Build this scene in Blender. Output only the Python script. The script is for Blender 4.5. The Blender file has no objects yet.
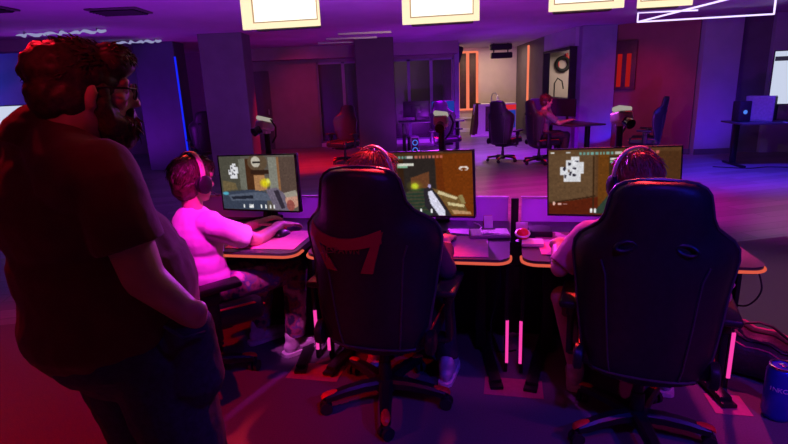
import bpy, bmesh, math, random
import numpy as np
from mathutils import Vector, Matrix, Euler
random.seed(11)
SC = bpy.context.scene
COL = SC.collection
R = math.radians
V = Vector

# ------------------------------------------------------------------ materials
def lin(c):
    return tuple((x/12.92 if x <= .04045 else ((x+.055)/1.055)**2.4) for x in c)

def mat(name, col, rough=.6, metal=0., noise=0., nscale=30., bump=0., bscale=80., emit=None, estr=0., spec=.5, sheen=0., coat=0.):
    m = bpy.data.materials.new(name); m.use_nodes = True
    nt = m.node_tree; b = nt.nodes['Principled BSDF']
    b.inputs['Base Color'].default_value = (*col, 1)
    b.inputs['Roughness'].default_value = rough
    b.inputs['Metallic'].default_value = metal
    b.inputs['Specular IOR Level'].default_value = spec
    if sheen: b.inputs['Sheen Weight'].default_value = sheen
    if coat: b.inputs['Coat Weight'].default_value = coat
    if emit:
        b.inputs['Emission Color'].default_value = (*emit, 1)
        b.inputs['Emission Strength'].default_value = estr
    if noise or bump:
        tc = nt.nodes.new('ShaderNodeTexCoord')
    if noise:
        n = nt.nodes.new('ShaderNodeTexNoise'); n.inputs['Scale'].default_value = nscale; n.inputs['Detail'].default_value = 5
        nt.links.new(tc.outputs['Object'], n.inputs['Vector'])
        r = nt.nodes.new('ShaderNodeValToRGB')
        r.color_ramp.elements[0].position = .3; r.color_ramp.elements[1].position = .7
        r.color_ramp.elements[0].color = (*[max(0, c*(1-noise)) for c in col], 1)
        r.color_ramp.elements[1].color = (*[min(1, c*(1+noise)) for c in col], 1)
        nt.links.new(n.outputs['Fac'], r.inputs['Fac']); nt.links.new(r.outputs['Color'], b.inputs['Base Color'])
    if bump:
        n2 = nt.nodes.new('ShaderNodeTexNoise'); n2.inputs['Scale'].default_value = bscale; n2.inputs['Detail'].default_value = 6
        nt.links.new(tc.outputs['Object'], n2.inputs['Vector'])
        bp = nt.nodes.new('ShaderNodeBump'); bp.inputs['Strength'].default_value = bump; bp.inputs['Distance'].default_value = .02
        nt.links.new(n2.outputs['Fac'], bp.inputs['Height']); nt.links.new(bp.outputs['Normal'], b.inputs['Normal'])
    return m

def emat(name, col, s):
    m = bpy.data.materials.new(name); m.use_nodes = True
    nt = m.node_tree; nt.nodes.clear()
    e = nt.nodes.new('ShaderNodeEmission'); o = nt.nodes.new('ShaderNodeOutputMaterial')
    e.inputs['Color'].default_value = (*col, 1); e.inputs['Strength'].default_value = s
    nt.links.new(e.outputs[0], o.inputs[0]); return m

M = {}
M['leather'] = mat('black_leatherette', (.022, .021, .024), .42, bump=.12, bscale=160, noise=.2)
M['plastic'] = mat('black_plastic', (.015, .015, .017), .38, noise=.15)
M['matte'] = mat('matte_black', (.012, .012, .014), .7, noise=.2)
M['piping'] = mat('dark_grey_piping', (.07, .065, .075), .3, noise=.1)
M['redtrim'] = mat('red_trim', (.85, .03, .03), .4, noise=.1)
M['redcloth'] = mat('red_fabric', (.42, .015, .03), .7, bump=.2, bscale=300)
M['redink'] = mat('dark_red_ink', (.3, .02, .03), .6, noise=.1)
M['metal'] = mat('grey_metal', (.45, .45, .47), .3, 1., noise=.1)
M['desk'] = mat('black_carbon_top', (.05, .05, .055), .34, noise=.3, nscale=120)
M['deskframe'] = mat('black_steel', (.02, .02, .022), .42, .4, noise=.2)
M['led_or'] = emat('orange_led', (1., .14, .085), .7)
M['glow_mag'] = emat('magenta_glow', (1., .05, .42), 1.0)
M['acryl'] = mat('lilac_acrylic_panel', (.62, .42, .75), .35, noise=.06, nscale=4)
_n = M['acryl'].node_tree; _t = _n.nodes.new('ShaderNodeBsdfTranslucent'); _t.inputs[0].default_value = (.75, .45, .85, 1); _m = _n.nodes.new('ShaderNodeMixShader'); _m.inputs[0].default_value = .6
_o = [x for x in _n.nodes if x.type == 'OUTPUT_MATERIAL'][0]
_n.links.new(_n.nodes['Principled BSDF'].outputs[0], _m.inputs[1]); _n.links.new(_t.outputs[0], _m.inputs[2]); _n.links.new(_m.outputs[0], _o.inputs[0])
M['whiteedge'] = mat('white_edge', (.85, .83, .88), .35, noise=.04)
M['skin'] = mat('skin', (.62, .36, .26), .5, noise=.08, nscale=25, bump=.04)
M['hairbrown'] = mat('brown_hair', (.07, .032, .018), .45, noise=.5, nscale=90)
M['hairblond'] = mat('blond_hair', (.55, .27, .16), .4, noise=.4, nscale=90)
M['hairred'] = mat('auburn_hair', (.36, .11, .07), .45, noise=.4, nscale=90)
M['beard'] = mat('brown_beard', (.06, .03, .018), .6, noise=.5, nscale=120)
M['maroon'] = mat('maroon_cotton', (.11, .02, .022), .85, noise=.15, nscale=14, bump=.25, bscale=12, sheen=.15)
M['jeans'] = mat('dark_blue_denim', (.03, .04, .10), .8, noise=.3, nscale=60, bump=.25, bscale=18)
M['white'] = mat('white_cotton', (.85, .8, .82), .8, noise=.05, nscale=12, bump=.22, bscale=13)
M['darkcloth'] = mat('dark_hoodie_cotton', (.07, .03, .05), .85, noise=.2, nscale=12, bump=.2, bscale=14)
M['pinkcloth'] = mat('pale_pink_cotton', (.62, .28, .36), .8, noise=.08, nscale=12, bump=.2, bscale=14)
M['greycloth'] = mat('grey_cotton', (.2, .19, .24), .8, noise=.2, bump=.2, bscale=14)
M['darkpants'] = mat('dark_trousers', (.04, .025, .04), .8, noise=.2, bump=.2, bscale=20)
M['khaki'] = mat('dark_red_shorts', (.16, .04, .04), .8, noise=.2, bump=.2, bscale=20)
M['shoe'] = mat('light_sneaker', (.6, .55, .6), .6, noise=.15, nscale=40)
M['beige'] = mat('beige_band', (.7, .55, .38), .5, noise=.08)
M['rubber'] = mat('rubber', (.02, .02, .02), .8, noise=.2)
M['glass_dark'] = mat('dark_lens', (.02, .02, .03), .08, coat=.6, noise=.1)
M['silver'] = mat('silver_plastic', (.8, .78, .75), .35, .3, noise=.1)
M['greyplastic'] = mat('grey_plastic', (.2, .2, .22), .5, noise=.15)
M['whiteplastic'] = mat('white_plastic', (.75, .74, .76), .45, noise=.05)
M['pad'] = mat('mouse_mat_cloth', (.45, .2, .42), .75, noise=.1, nscale=20)
M['padred'] = mat('pink_mouse_mat_cloth', (.7, .22, .34), .75, noise=.1, nscale=20)
M['bluecan'] = mat('blue_painted_metal', (.03, .06, .6), .3, .35, noise=.1, nscale=15)
M['canrim'] = mat('bright_aluminium', (.75, .75, .78), .2, 1., noise=.06)
M['patch'] = mat('pink_floor_patch', (.55, .12, .2), .5, noise=.1)
M['letter'] = mat('pale_lettering', (.8, .8, .9), .5, noise=.05)
M['bag'] = mat('black_nylon', (.03, .02, .026), .5, bump=.25, bscale=60, noise=.2)
M['bagtrim'] = mat('dark_pink_webbing', (.55, .06, .16), .5, noise=.15)
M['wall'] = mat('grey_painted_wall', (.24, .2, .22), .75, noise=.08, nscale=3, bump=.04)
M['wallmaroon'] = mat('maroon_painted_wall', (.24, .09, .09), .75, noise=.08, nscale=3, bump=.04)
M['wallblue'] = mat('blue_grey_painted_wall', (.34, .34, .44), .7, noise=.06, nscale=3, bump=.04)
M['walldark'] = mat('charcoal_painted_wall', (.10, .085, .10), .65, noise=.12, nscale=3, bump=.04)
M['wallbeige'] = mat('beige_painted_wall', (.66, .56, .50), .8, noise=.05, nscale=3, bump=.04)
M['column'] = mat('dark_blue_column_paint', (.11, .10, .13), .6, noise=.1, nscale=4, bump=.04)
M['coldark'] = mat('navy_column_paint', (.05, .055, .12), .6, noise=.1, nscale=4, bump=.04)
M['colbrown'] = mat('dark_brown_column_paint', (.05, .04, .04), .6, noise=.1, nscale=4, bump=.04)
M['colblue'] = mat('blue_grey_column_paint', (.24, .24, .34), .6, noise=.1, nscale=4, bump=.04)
M['ceil'] = mat('ceiling_paint', (.42, .38, .44), .8, noise=.07, nscale=2, bump=.05, bscale=30)
M['vent'] = mat('dark_vent_metal', (.07, .06, .07), .6, noise=.2)
M['coffer'] = emat('glowing_frame', (1., .80, .52), 1.2)
M['cofframe'] = emat('dim_glowing_rim', (1., .62, .35), .55)
M['lightpanel'] = emat('warm_light_panel', (1., .9, .72), 1.6)
M['camtop'] = emat('glowing_camera_top', (1., .9, .8), .35)
M['neon'] = emat('white_neon', (.72, .58, 1.), 1.6)
M['bluestrip'] = emat('blue_led_strip', (.01, .02, 1.), .9)
M['whitestreak'] = emat('cool_white_streak', (.55, .55, 1.), .5)
M['or_led'] = emat('coral_led', (1., .22, .12), .95)
M['red_led'] = emat('red_led', (.75, .015, .02), .42)
M['slat'] = mat('dark_wood_slat', (.07, .03, .025), .5, noise=.3, nscale=12)
M['bluedot'] = emat('blue_fan_led', (.08, .25, 1.), .9)
M['whitescr'] = emat('pale_screen', (.62, .68, .86), .95)
M['bandscr'] = emat('dark_screen_band', (.05, .04, .09), .5)
M['bluescr'] = emat('blue_screen', (.02, .07, .55), .6)
M['redscr'] = emat('red_screen', (.9, .03, .04), .7)

def floor_mat(name, col, rough, plank):
    m = mat(name, col, rough); nt = m.node_tree; b = nt.nodes['Principled BSDF']
    tc = nt.nodes.new('ShaderNodeTexCoord')
    if plank:
        mp = nt.nodes.new('ShaderNodeMapping'); mp.inputs['Rotation'].default_value = (0, 0, R(-12.5))
        br = nt.nodes.new('ShaderNodeTexBrick')
        br.inputs['Scale'].default_value = 1.; br.inputs['Brick Width'].default_value = 1.5; br.inputs['Row Height'].default_value = .19
        br.inputs['Mortar Size'].default_value = .004
        br.inputs['Color1'].default_value = (*col, 1); br.inputs['Color2'].default_value = (*[c*.6 for c in col], 1)
        br.inputs['Mortar'].default_value = (*[c*.3 for c in col], 1)
        nt.links.new(tc.outputs['Object'], mp.inputs['Vector']); nt.links.new(mp.outputs[0], br.inputs['Vector'])
        n = nt.nodes.new('ShaderNodeTexNoise'); n.inputs['Scale'].default_value = 6
        mp2 = nt.nodes.new('ShaderNodeMapping'); mp2.inputs['Scale'].default_value = (1, 14, 1)
        nt.links.new(tc.outputs['Object'], mp2.inputs['Vector']); nt.links.new(mp2.outputs[0], n.inputs['Vector'])
        mx = nt.nodes.new('ShaderNodeMixRGB'); mx.blend_type = 'MULTIPLY'; mx.inputs['Fac'].default_value = .5
        nt.links.new(br.outputs['Color'], mx.inputs['Color1']); nt.links.new(n.outputs['Fac'], mx.inputs['Color2'])
        nt.links.new(mx.outputs[0], b.inputs['Base Color'])
    else:
        n = nt.nodes.new('ShaderNodeTexNoise'); n.inputs['Scale'].default_value = 140; n.inputs['Detail'].default_value = 4
        nt.links.new(tc.outputs['Object'], n.inputs['Vector'])
        r = nt.nodes.new('ShaderNodeValToRGB')
        r.color_ramp.elements[0].color = (*[c*.7 for c in col], 1); r.color_ramp.elements[1].color = (*[c*1.25 for c in col], 1)
        nt.links.new(n.outputs['Fac'], r.inputs['Fac']); nt.links.new(r.outputs[0], b.inputs['Base Color'])
        bp = nt.nodes.new('ShaderNodeBump'); bp.inputs['Strength'].default_value = .3; bp.inputs['Distance'].default_value = .004
        nt.links.new(n.outputs['Fac'], bp.inputs['Height']); nt.links.new(bp.outputs[0], b.inputs['Normal'])
    return m
M['plank'] = floor_mat('grey_wood_planks', (.34, .30, .33), .36, True)
M['carpet'] = floor_mat('charcoal_carpet', (.15, .14, .15), .85, False)

def floral():
    m = mat('red_and_lilac_patterned_cloth', (.5, .2, .4), .8); nt = m.node_tree; b = nt.nodes['Principled BSDF']
    tc = nt.nodes.new('ShaderNodeTexCoord'); n = nt.nodes.new('ShaderNodeTexNoise'); n.inputs['Scale'].default_value = 11; n.inputs['Detail'].default_value = 3
    nt.links.new(tc.outputs['Object'], n.inputs['Vector'])
    r = nt.nodes.new('ShaderNodeValToRGB'); e = r.color_ramp.elements
    e[0].position = .38; e[0].color = (.02, .015, .05, 1); e[1].position = .66; e[1].color = (.7, .5, .6, 1)
    x = e.new(.46); x.color = (.30, .06, .12, 1); x = e.new(.54); x.color = (.10, .07, .26, 1); x = e.new(.6); x.color = (.5, .22, .3, 1)
    nt.links.new(n.outputs['Fac'], r.inputs['Fac']); nt.links.new(r.outputs[0], b.inputs['Base Color']); return m
M['floral'] = floral()

def glassy():
    m = bpy.data.materials.new('tinted_glass'); m.use_nodes = True; nt = m.node_tree; nt.nodes.clear()
    o = nt.nodes.new('ShaderNodeOutputMaterial'); t = nt.nodes.new('ShaderNodeBsdfTransparent'); g = nt.nodes.new('ShaderNodeBsdfGlossy')
    t.inputs[0].default_value = (.75, .72, .78, 1); g.inputs['Roughness'].default_value = .3
    fr = nt.nodes.new('ShaderNodeFresnel'); fr.inputs[0].default_value = 1.5
    mx = nt.nodes.new('ShaderNodeMixShader')
    nt.links.new(fr.outputs[0], mx.inputs[0]); nt.links.new(t.outputs[0], mx.inputs[1]); nt.links.new(g.outputs[0], mx.inputs[2]); nt.links.new(mx.outputs[0], o.inputs[0])
    return m
M['glass'] = glassy()

# ------------------------------------------------------------------ mesh builder
class MB:
    def __init__(s): s.bm = bmesh.new()
    def box(s, c, size, rot=(0, 0, 0), bev=0., seg=2):
        mt = Matrix.Translation(c) @ Euler(rot).to_matrix().to_4x4() @ Matrix.Diagonal((*size, 1))
        g = bmesh.ops.create_cube(s.bm, size=1., matrix=mt)
        if bev:
            es = list({e for v in g['verts'] for e in v.link_edges})
            bmesh.ops.bevel(s.bm, geom=es, offset=bev, segments=seg, affect='EDGES', profile=.5)
        return s
    def ell(s, c, r, rot=None, seg=20):
        mt = Matrix.Translation(c) @ (rot.to_4x4() if rot is not None else Matrix.Identity(4)) @ Matrix.Diagonal((*r, 1))
        bmesh.ops.create_uvsphere(s.bm, u_segments=seg, v_segments=seg*2//3, radius=1., matrix=mt); return s
    def loft(s, rings, cap=True, closed=True):
        L = [[s.bm.verts.new(p) for p in r] for r in rings]
        n = len(L[0])
        for a, b in zip(L, L[1:]):
            for i in range(n if closed else n-1):
                j = (i+1) % n
                try: s.bm.faces.new((a[i], a[j], b[j], b[i]))
                except ValueError: pass
        if cap:
            s.bm.faces.new(L[0][::-1]); s.bm.faces.new(L[-1])
        return s
    def tube(s, pts, r, n=8, flat=1., up=None, cap=True):
        pts = [V(p) for p in pts]; rings = []
        k = len(pts); rr = r if isinstance(r, (list, tuple)) else [r]*k
        d0 = (pts[1]-pts[0]).normalized()
        u = V(up) if up is not None else (V((0, 0, 1)) if abs(d0.z) < .9 else V((1, 0, 0)))
        for i, p in enumerate(pts):
            d = (pts[min(i+1, k-1)]-pts[max(i-1, 0)]).normalized()
            u = (u-d*u.dot(d)).normalized(); w = d.cross(u)
            rings.append([p+(w*math.cos(2*math.pi*j/n)+u*math.sin(2*math.pi*j/n)*flat)*rr[i] for j in range(n)])
        return s.loft(rings, cap)
    def cap(s, a, b, ra, rb, n=16):           # tapered capsule
        a = V(a); b = V(b); d = (b-a); L = d.length
        if L < 1e-5: return s.ell(a, (ra,)*3)
        d /= L; u = d.orthogonal().normalized(); w = d.cross(u); rings = []
        prof = [(-ra*math.cos(t), ra*math.sin(t)) for t in (.25, .6, 1., 1.57)] + [(L+rb*math.cos(t), rb*math.sin(t)) for t in (1.57, 1., .6, .25)]
        for h, q in prof:
            rings.append([a+d*h+(u*math.cos(2*math.pi*j/n)+w*math.sin(2*math.pi*j/n))*q for j in range(n)])
        return s.loft(rings)
    def cyl(s, a, b, ra, rb=None, n=20):      # flat ended
        return s.tube([a, b], [ra, ra if rb is None else rb], n)
    def lathe(s, prof, c=(0, 0, 0), n=24, rot=None):
        m3 = rot if rot is not None else Matrix.Identity(3)
        return s.loft([[V(c)+m3 @ V((r*math.cos(2*math.pi*j/n), r*math.sin(2*math.pi*j/n), z)) for j in range(n)] for r, z in prof])
    def prism(s, poly, z0, z1):
        return s.loft([[V((x, y, z0)) for x, y in poly], [V((x, y, z1)) for x, y in poly]])
    def torus(s, c, Rr, r, rot=None, n=24, k=8, sx=1., sy=1.):
        m3 = rot if rot is not None else Matrix.Identity(3)
        pts = [V(c)+m3 @ V((Rr*sx*math.cos(2*math.pi*i/n), Rr*sy*math.sin(2*math.pi*i/n), 0)) for i in range(n)]
        rings = []
        for i in range(n):
            a = 2*math.pi*i/n; o = m3 @ V((math.cos(a), math.sin(a), 0)); z = m3 @ V((0, 0, 1))
            rings.append([pts[i]+(o*math.cos(2*math.pi*j/k)+z*math.sin(2*math.pi*j/k))*r for j in range(k)])
        rings.append(rings[0])
        s.loft(rings, cap=False); bmesh.ops.remove_doubles(s.bm, verts=s.bm.verts, dist=1e-6); return s
    def xform(s, mt): bmesh.ops.transform(s.bm, matrix=mt, verts=s.bm.verts); return s

def link(name, me, m, parent=None):
    o = bpy.data.objects.new(name, me); COL.objects.link(o)
    if m is not None: me.materials.clear(); me.materials.append(m)
    if parent is not None: o.parent = parent
    return o
def obj(name, mb, m, parent=None, smooth=True, ang=40):
    bmesh.ops.recalc_face_normals(mb.bm, faces=mb.bm.faces)
    me = bpy.data.meshes.new(name); mb.bm.to_mesh(me); mb.bm.free()
    if smooth:
        for p in me.polygons: p.use_smooth = True
        try: me.set_sharp_from_angle(angle=R(ang))
        except Exception: pass
    return link(name, me, m, parent)
def remesh(name, mb, m, parent, vox=.008, it=6, disp=None):
    bmesh.ops.recalc_face_normals(mb.bm, faces=mb.bm.faces)
    me = bpy.data.meshes.new(name); mb.bm.to_mesh(me); mb.bm.free()
    o = link(name, me, m)
    r = o.modifiers.new('r', 'REMESH'); r.mode = 'VOXEL'; r.voxel_size = vox
    s = o.modifiers.new('s', 'SMOOTH'); s.iterations = it; s.factor = .5
    if disp:
        tx = bpy.data.textures.new('c', 'CLOUDS'); tx.noise_scale = disp[1]; tx.noise_depth = 2
        d = o.modifiers.new('d', 'DISPLACE'); d.texture = tx; d.strength = disp[0]; d.mid_level = .5; d.texture_coords = 'GLOBAL'
        s2 = o.modifiers.new('s2', 'SMOOTH'); s2.iterations = 2
    bpy.context.view_layer.update()
    dg = bpy.context.evaluated_depsgraph_get()
    nm = bpy.data.meshes.new_from_object(o.evaluated_get(dg))
    o.modifiers.clear(); o.data = nm; nm.name = name
    nm.materials.clear(); nm.materials.append(m)
    for p in nm.polygons: p.use_smooth = True
    if parent is not None: o.parent = parent
    return o
def tag(o, label=None, cat=None, group=None, kind=None):
    if label: o['label'] = label
    if cat: o['category'] = cat
    if group: o['group'] = group
    if kind: o['kind'] = kind
    return o
def thing(name, label, cat, loc=(0, 0, 0), rz=0., group=None):
    o = bpy.data.objects.new(name, None); COL.objects.link(o); o.empty_display_size = .1
    o.location = loc; o.rotation_euler = (0, 0, rz); return tag(o, label, cat, group)
def struct(name, mb, m, smooth=False):
    return tag(obj(name, mb, m, None, smooth), kind='structure')
def dup(root, loc, rz, label, group=None):
    def cp(o, par):
        c = o.copy(); COL.objects.link(c)
        if par is not None: c.parent = par
        for ch in list(o.children): cp(ch, c)
        return c
    r = cp(root, None); r.location = loc; r.rotation_euler = (0, 0, rz); r['label'] = label
    if group: r['group'] = group
    return r
def text(name, s, size, ext, m, parent, loc, rot):
    cu = bpy.data.curves.new(name, 'FONT'); cu.body = s; cu.size = size; cu.extrude = ext; cu.align_x = 'CENTER'; cu.align_y = 'CENTER'
    t = bpy.data.objects.new(name, cu); COL.objects.link(t); bpy.context.view_layer.update()
    me = bpy.data.meshes.new_from_object(t.evaluated_get(bpy.context.evaluated_depsgraph_get()))
    bpy.data.objects.remove(t); bpy.data.curves.remove(cu)
    o = link(name, me, m, parent); o.location = loc; o.rotation_euler = rot; return o
def spot(name, loc, tgt, col, w, ang, blend=.4, r=.04):
    l = bpy.data.lights.new(name, 'SPOT'); l.color = col; l.energy = w; l.spot_size = R(ang); l.spot_blend = blend; l.shadow_soft_size = r
    o = bpy.data.objects.new(name, l); COL.objects.link(o); o.location = loc
    o.rotation_euler = (V(tgt)-V(loc)).to_track_quat('-Z', 'Y').to_euler(); return o
def area(name, loc, tgt, col, w, sx, sy):
    l = bpy.data.lights.new(name, 'AREA'); l.color = col; l.energy = w; l.shape = 'RECTANGLE'; l.size = sx; l.size_y = sy
    o = bpy.data.objects.new(name, l); COL.objects.link(o); o.location = loc
    o.rotation_euler = (V(tgt)-V(loc)).to_track_quat('-Z', 'Y').to_euler(); return o
def point(name, loc, col, w, r=.03):
    l = bpy.data.lights.new(name, 'POINT'); l.color = col; l.energy = w; l.shadow_soft_size = r
    o = bpy.data.objects.new(name, l); COL.objects.link(o); o.location = loc; return o

# ------------------------------------------------------------------ camera
cam = bpy.data.cameras.new('camera'); cam.sensor_width = 36; cam.lens = 525/788*36; cam.clip_start = .02; cam.clip_end = 200
co = bpy.data.objects.new('camera', cam); COL.objects.link(co)
HC = 1.57
co.matrix_world = Matrix.Translation((0, 0, HC)) @ Matrix.Rotation(R(90-14.6), 4, 'X') @ Matrix.Rotation(R(-2.3), 4, 'Z')
SC.camera = co

# ------------------------------------------------------------------ setting
CZ = 2.6
def wallseg(mb, a, b, z0, z1, th=.12):
    a = V((*a, 0)); b = V((*b, 0)); d = (b-a); L = d.length; ang = math.atan2(d.y, d.x); c = (a+b)/2
    return mb.box((c.x, c.y, (z0+z1)/2), (L, th, z1-z0), (0, 0, ang))
b = MB(); b.prism([(-8.4, -1.7), (8.4, -1.7), (8.4, 5.8), (-8.4, 2.4)], -.1, 0); struct('floor', b, M['carpet'])
b = MB(); b.prism([(-8.4, 2.4), (8.4, 5.8), (8.4, 20.7), (-8.4, 20.7)], -.1, 0); struct('floor_planks', b, M['plank'])
b = MB(); b.box((0, 9.5, CZ+.05), (17.2, 22.6, .1)); struct('ceiling', b, M['ceil'])
# framed light boxes hung in front of the desk row
lab = ['hanging warm light box, leftmost of the four, above the first player', 'hanging warm light box above the middle monitor', 'hanging warm light box above the right monitor, left of the white neon frame', 'hanging warm light box overlapped by the white neon frame']
for (x, y, w, zb, yaw), l in zip([(-.847, 4.5, .65, 2.053, -9), (.425, 4.35, .60, 2.028, -10), (1.45, 4.05, .52, 2.045, -10), (2.17, 4.35, .40, 2.08, -10)], lab):
    H = .42
    t = thing('light_box', l, 'light', (x, y, CZ), R(yaw), 'hanging light boxes'); z0 = zb-CZ
    q = .05; dp = .13
    b = MB(); b.box((0, dp+.05, z0+H/2), (w-.1, .08, H), bev=.01); b.box((0, dp+.05, z0/2+H/2-.0), (.05, .05, -z0-H+.02))
    obj('housing', b, M['vent'], t)
    b = MB(); b.box((0, dp, z0+q+.02+(H-2*q)/2), (w-2*q, .012, H-2*q)); obj('light_panel', b, M['lightpanel'], t, False)
    o_ = [(-w/2, 0, z0), (w/2, 0, z0), (w/2, 0, z0+H), (-w/2, 0, z0+H)]; i_ = [(-w/2+q, dp-.01, z0+q+.012), (w/2-q, dp-.01, z0+q+.012), (w/2-q, dp-.01, z0+H-q), (-w/2+q, dp-.01, z0+H-q)]
    b = MB(); b.loft([[V(p) for p in o_], [V(p) for p in i_], [V(p)+V((0, .015, 0)) for p in i_], [V(p)+V((0, .02, 0)) for p in o_], [V(p) for p in o_]], cap=False)
    bmesh.ops.remove_doubles(b.bm, verts=b.bm.verts, dist=1e-5)
    obj('flared_frame', b, M['coffer'], t, False)
    b = MB(); k = .012
    b.box((0, dp-.012, z0+q+.008), (w-2*q, .012, k)); b.box((0, dp-.012, z0+H-q), (w-2*q, .012, k))
    for sx in (-1, 1): b.box((sx*(w/2-q), dp-.012, z0+H/2), (k, .012, H-2*q))
    obj('inner_rim', b, M['cofframe'], t, False)

# perimeter walls
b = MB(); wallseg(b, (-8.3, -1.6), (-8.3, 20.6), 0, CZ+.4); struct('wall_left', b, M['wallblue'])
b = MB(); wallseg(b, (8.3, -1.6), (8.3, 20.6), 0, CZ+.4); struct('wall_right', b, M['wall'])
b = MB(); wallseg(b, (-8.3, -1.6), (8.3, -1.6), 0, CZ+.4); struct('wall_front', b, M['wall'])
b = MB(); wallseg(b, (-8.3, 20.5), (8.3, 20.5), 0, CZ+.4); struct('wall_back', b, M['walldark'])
# glazed partition across the back
GY = 14.6
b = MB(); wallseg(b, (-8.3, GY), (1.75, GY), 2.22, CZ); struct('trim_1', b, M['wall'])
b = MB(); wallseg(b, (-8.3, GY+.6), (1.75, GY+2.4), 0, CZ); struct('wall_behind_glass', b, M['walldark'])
b = MB(); wallseg(b, (-8.3, GY), (1.75, GY), 0, .1, .08); struct('baseboard_back', b, M['whiteedge'])
gx = [-1.9, -1.2, -.1, .55, 1.15, 1.75]
for i, (x0, x1) in enumerate(zip(gx, gx[1:])):
    b = MB(); b.box(((x0+x1)/2, GY, 1.15), (x1-x0-.08, .012, 2.1))
    p = struct('window_%d' % (i+1), b, M['glass'])
    f = MB()
    for x in (x0+.02, x1-.02): f.box((x, GY, 1.16), (.04, .07, 2.12))
    f.box(((x0+x1)/2, GY, 2.2), (x1-x0, .07, .05)); f.box(((x0+x1)/2, GY, .12), (x1-x0, .07, .05))
    obj('window_frame', f, M['colblue'], p, False)
b = MB(); wallseg(b, (-8.3, GY-.02), (-1.9, GY-.02), 0, 2.22); struct('wall_back_left', b, M['wall'])
b = MB(); b.box((-3.48, GY-.11, 1.03), (.62, .05, 2.06)); d1 = struct('door_1', b, M['walldark'])
b = MB(); b.box((-3.24, GY-.15, 1.0), (.03, .05, .14), bev=.006); obj('door_handle', b, M['metal'], d1)
# bright side room behind the partition
b = MB(); b.box((1.83, GY, CZ/2), (.13, .16, CZ)); struct('trim_2', b, M['colblue'])
b = MB(); wallseg(b, (1.7, 17.4), (4.3, 17.4), 0, CZ+.1); struct('wall_bright_room', b, M['wallbeige'])
b = MB(); wallseg(b, (1.75, GY), (1.75, 17.4), 0, CZ); struct('wall_bright_room_left', b, M['wallbeige'])
b = MB(); wallseg(b, (1.7, 17.33), (4.2, 17.33), 0, .12, .03); wallseg(b, (1.7, 17.32), (3.3, 17.32), .42, .47, .03); struct('baseboard_bright_room', b, M['whiteedge'])
PA, PB = (3.98, 15.9), (4.02, 11.6)
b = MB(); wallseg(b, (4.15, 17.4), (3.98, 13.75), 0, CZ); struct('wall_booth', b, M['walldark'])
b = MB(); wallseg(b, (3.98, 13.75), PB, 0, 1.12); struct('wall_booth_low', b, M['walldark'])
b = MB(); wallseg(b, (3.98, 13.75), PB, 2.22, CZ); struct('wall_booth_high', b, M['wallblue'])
b = MB()
for y in (13.72, 11.72): b.box((3.98, y, 1.67), (.16, .07, 1.1))
for z in (1.12, 2.2): b.box((3.98, 12.72, z), (.16, 2.05, .05))
w7 = struct('window_7', b, M['matte'])
b = MB(); wallseg(b, (4.2, 15.2), (8.2, 15.2), 0, CZ); struct('wall_booth_far', b, M['wallbeige'])
# columns
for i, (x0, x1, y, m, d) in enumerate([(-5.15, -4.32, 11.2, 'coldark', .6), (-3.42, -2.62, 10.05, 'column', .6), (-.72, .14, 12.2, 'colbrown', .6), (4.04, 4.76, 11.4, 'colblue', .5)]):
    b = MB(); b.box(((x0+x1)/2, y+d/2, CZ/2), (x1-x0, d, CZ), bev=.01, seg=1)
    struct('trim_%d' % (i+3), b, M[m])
# right hand walls
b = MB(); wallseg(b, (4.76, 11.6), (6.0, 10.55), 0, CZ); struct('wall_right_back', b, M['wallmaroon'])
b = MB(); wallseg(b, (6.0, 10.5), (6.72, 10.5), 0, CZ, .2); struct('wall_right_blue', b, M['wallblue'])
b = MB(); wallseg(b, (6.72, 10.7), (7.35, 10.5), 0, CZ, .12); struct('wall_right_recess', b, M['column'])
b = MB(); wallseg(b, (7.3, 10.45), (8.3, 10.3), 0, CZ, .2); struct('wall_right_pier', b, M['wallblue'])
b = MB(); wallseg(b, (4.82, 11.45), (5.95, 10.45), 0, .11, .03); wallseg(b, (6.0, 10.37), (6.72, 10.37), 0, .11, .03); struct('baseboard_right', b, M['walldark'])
# low beams near the ceiling, and thin rails standing in for ceiling reflections
b = MB(); b.box((-1.0, 14.2, 2.45), (5.6, .5, .3)); struct('trim_7', b, M['wall'])
b = MB()
for y, x0, x1 in ((10.9, -.95, .1), (11.9, -1.3, -.2), (12.9, -1.6, -.4)): b.box(((x0+x1)/2, y, CZ-.02), (x1-x0, .05, .04))
struct('trim_8', b, M['metal'])  # thin metal rails stand in for faint line reflections on the ceiling
b = MB(); b.box((-6.4, 9.9, CZ-.1), (2.2, .35, .2)); struct('trim_9', b, M['wall'])

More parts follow.
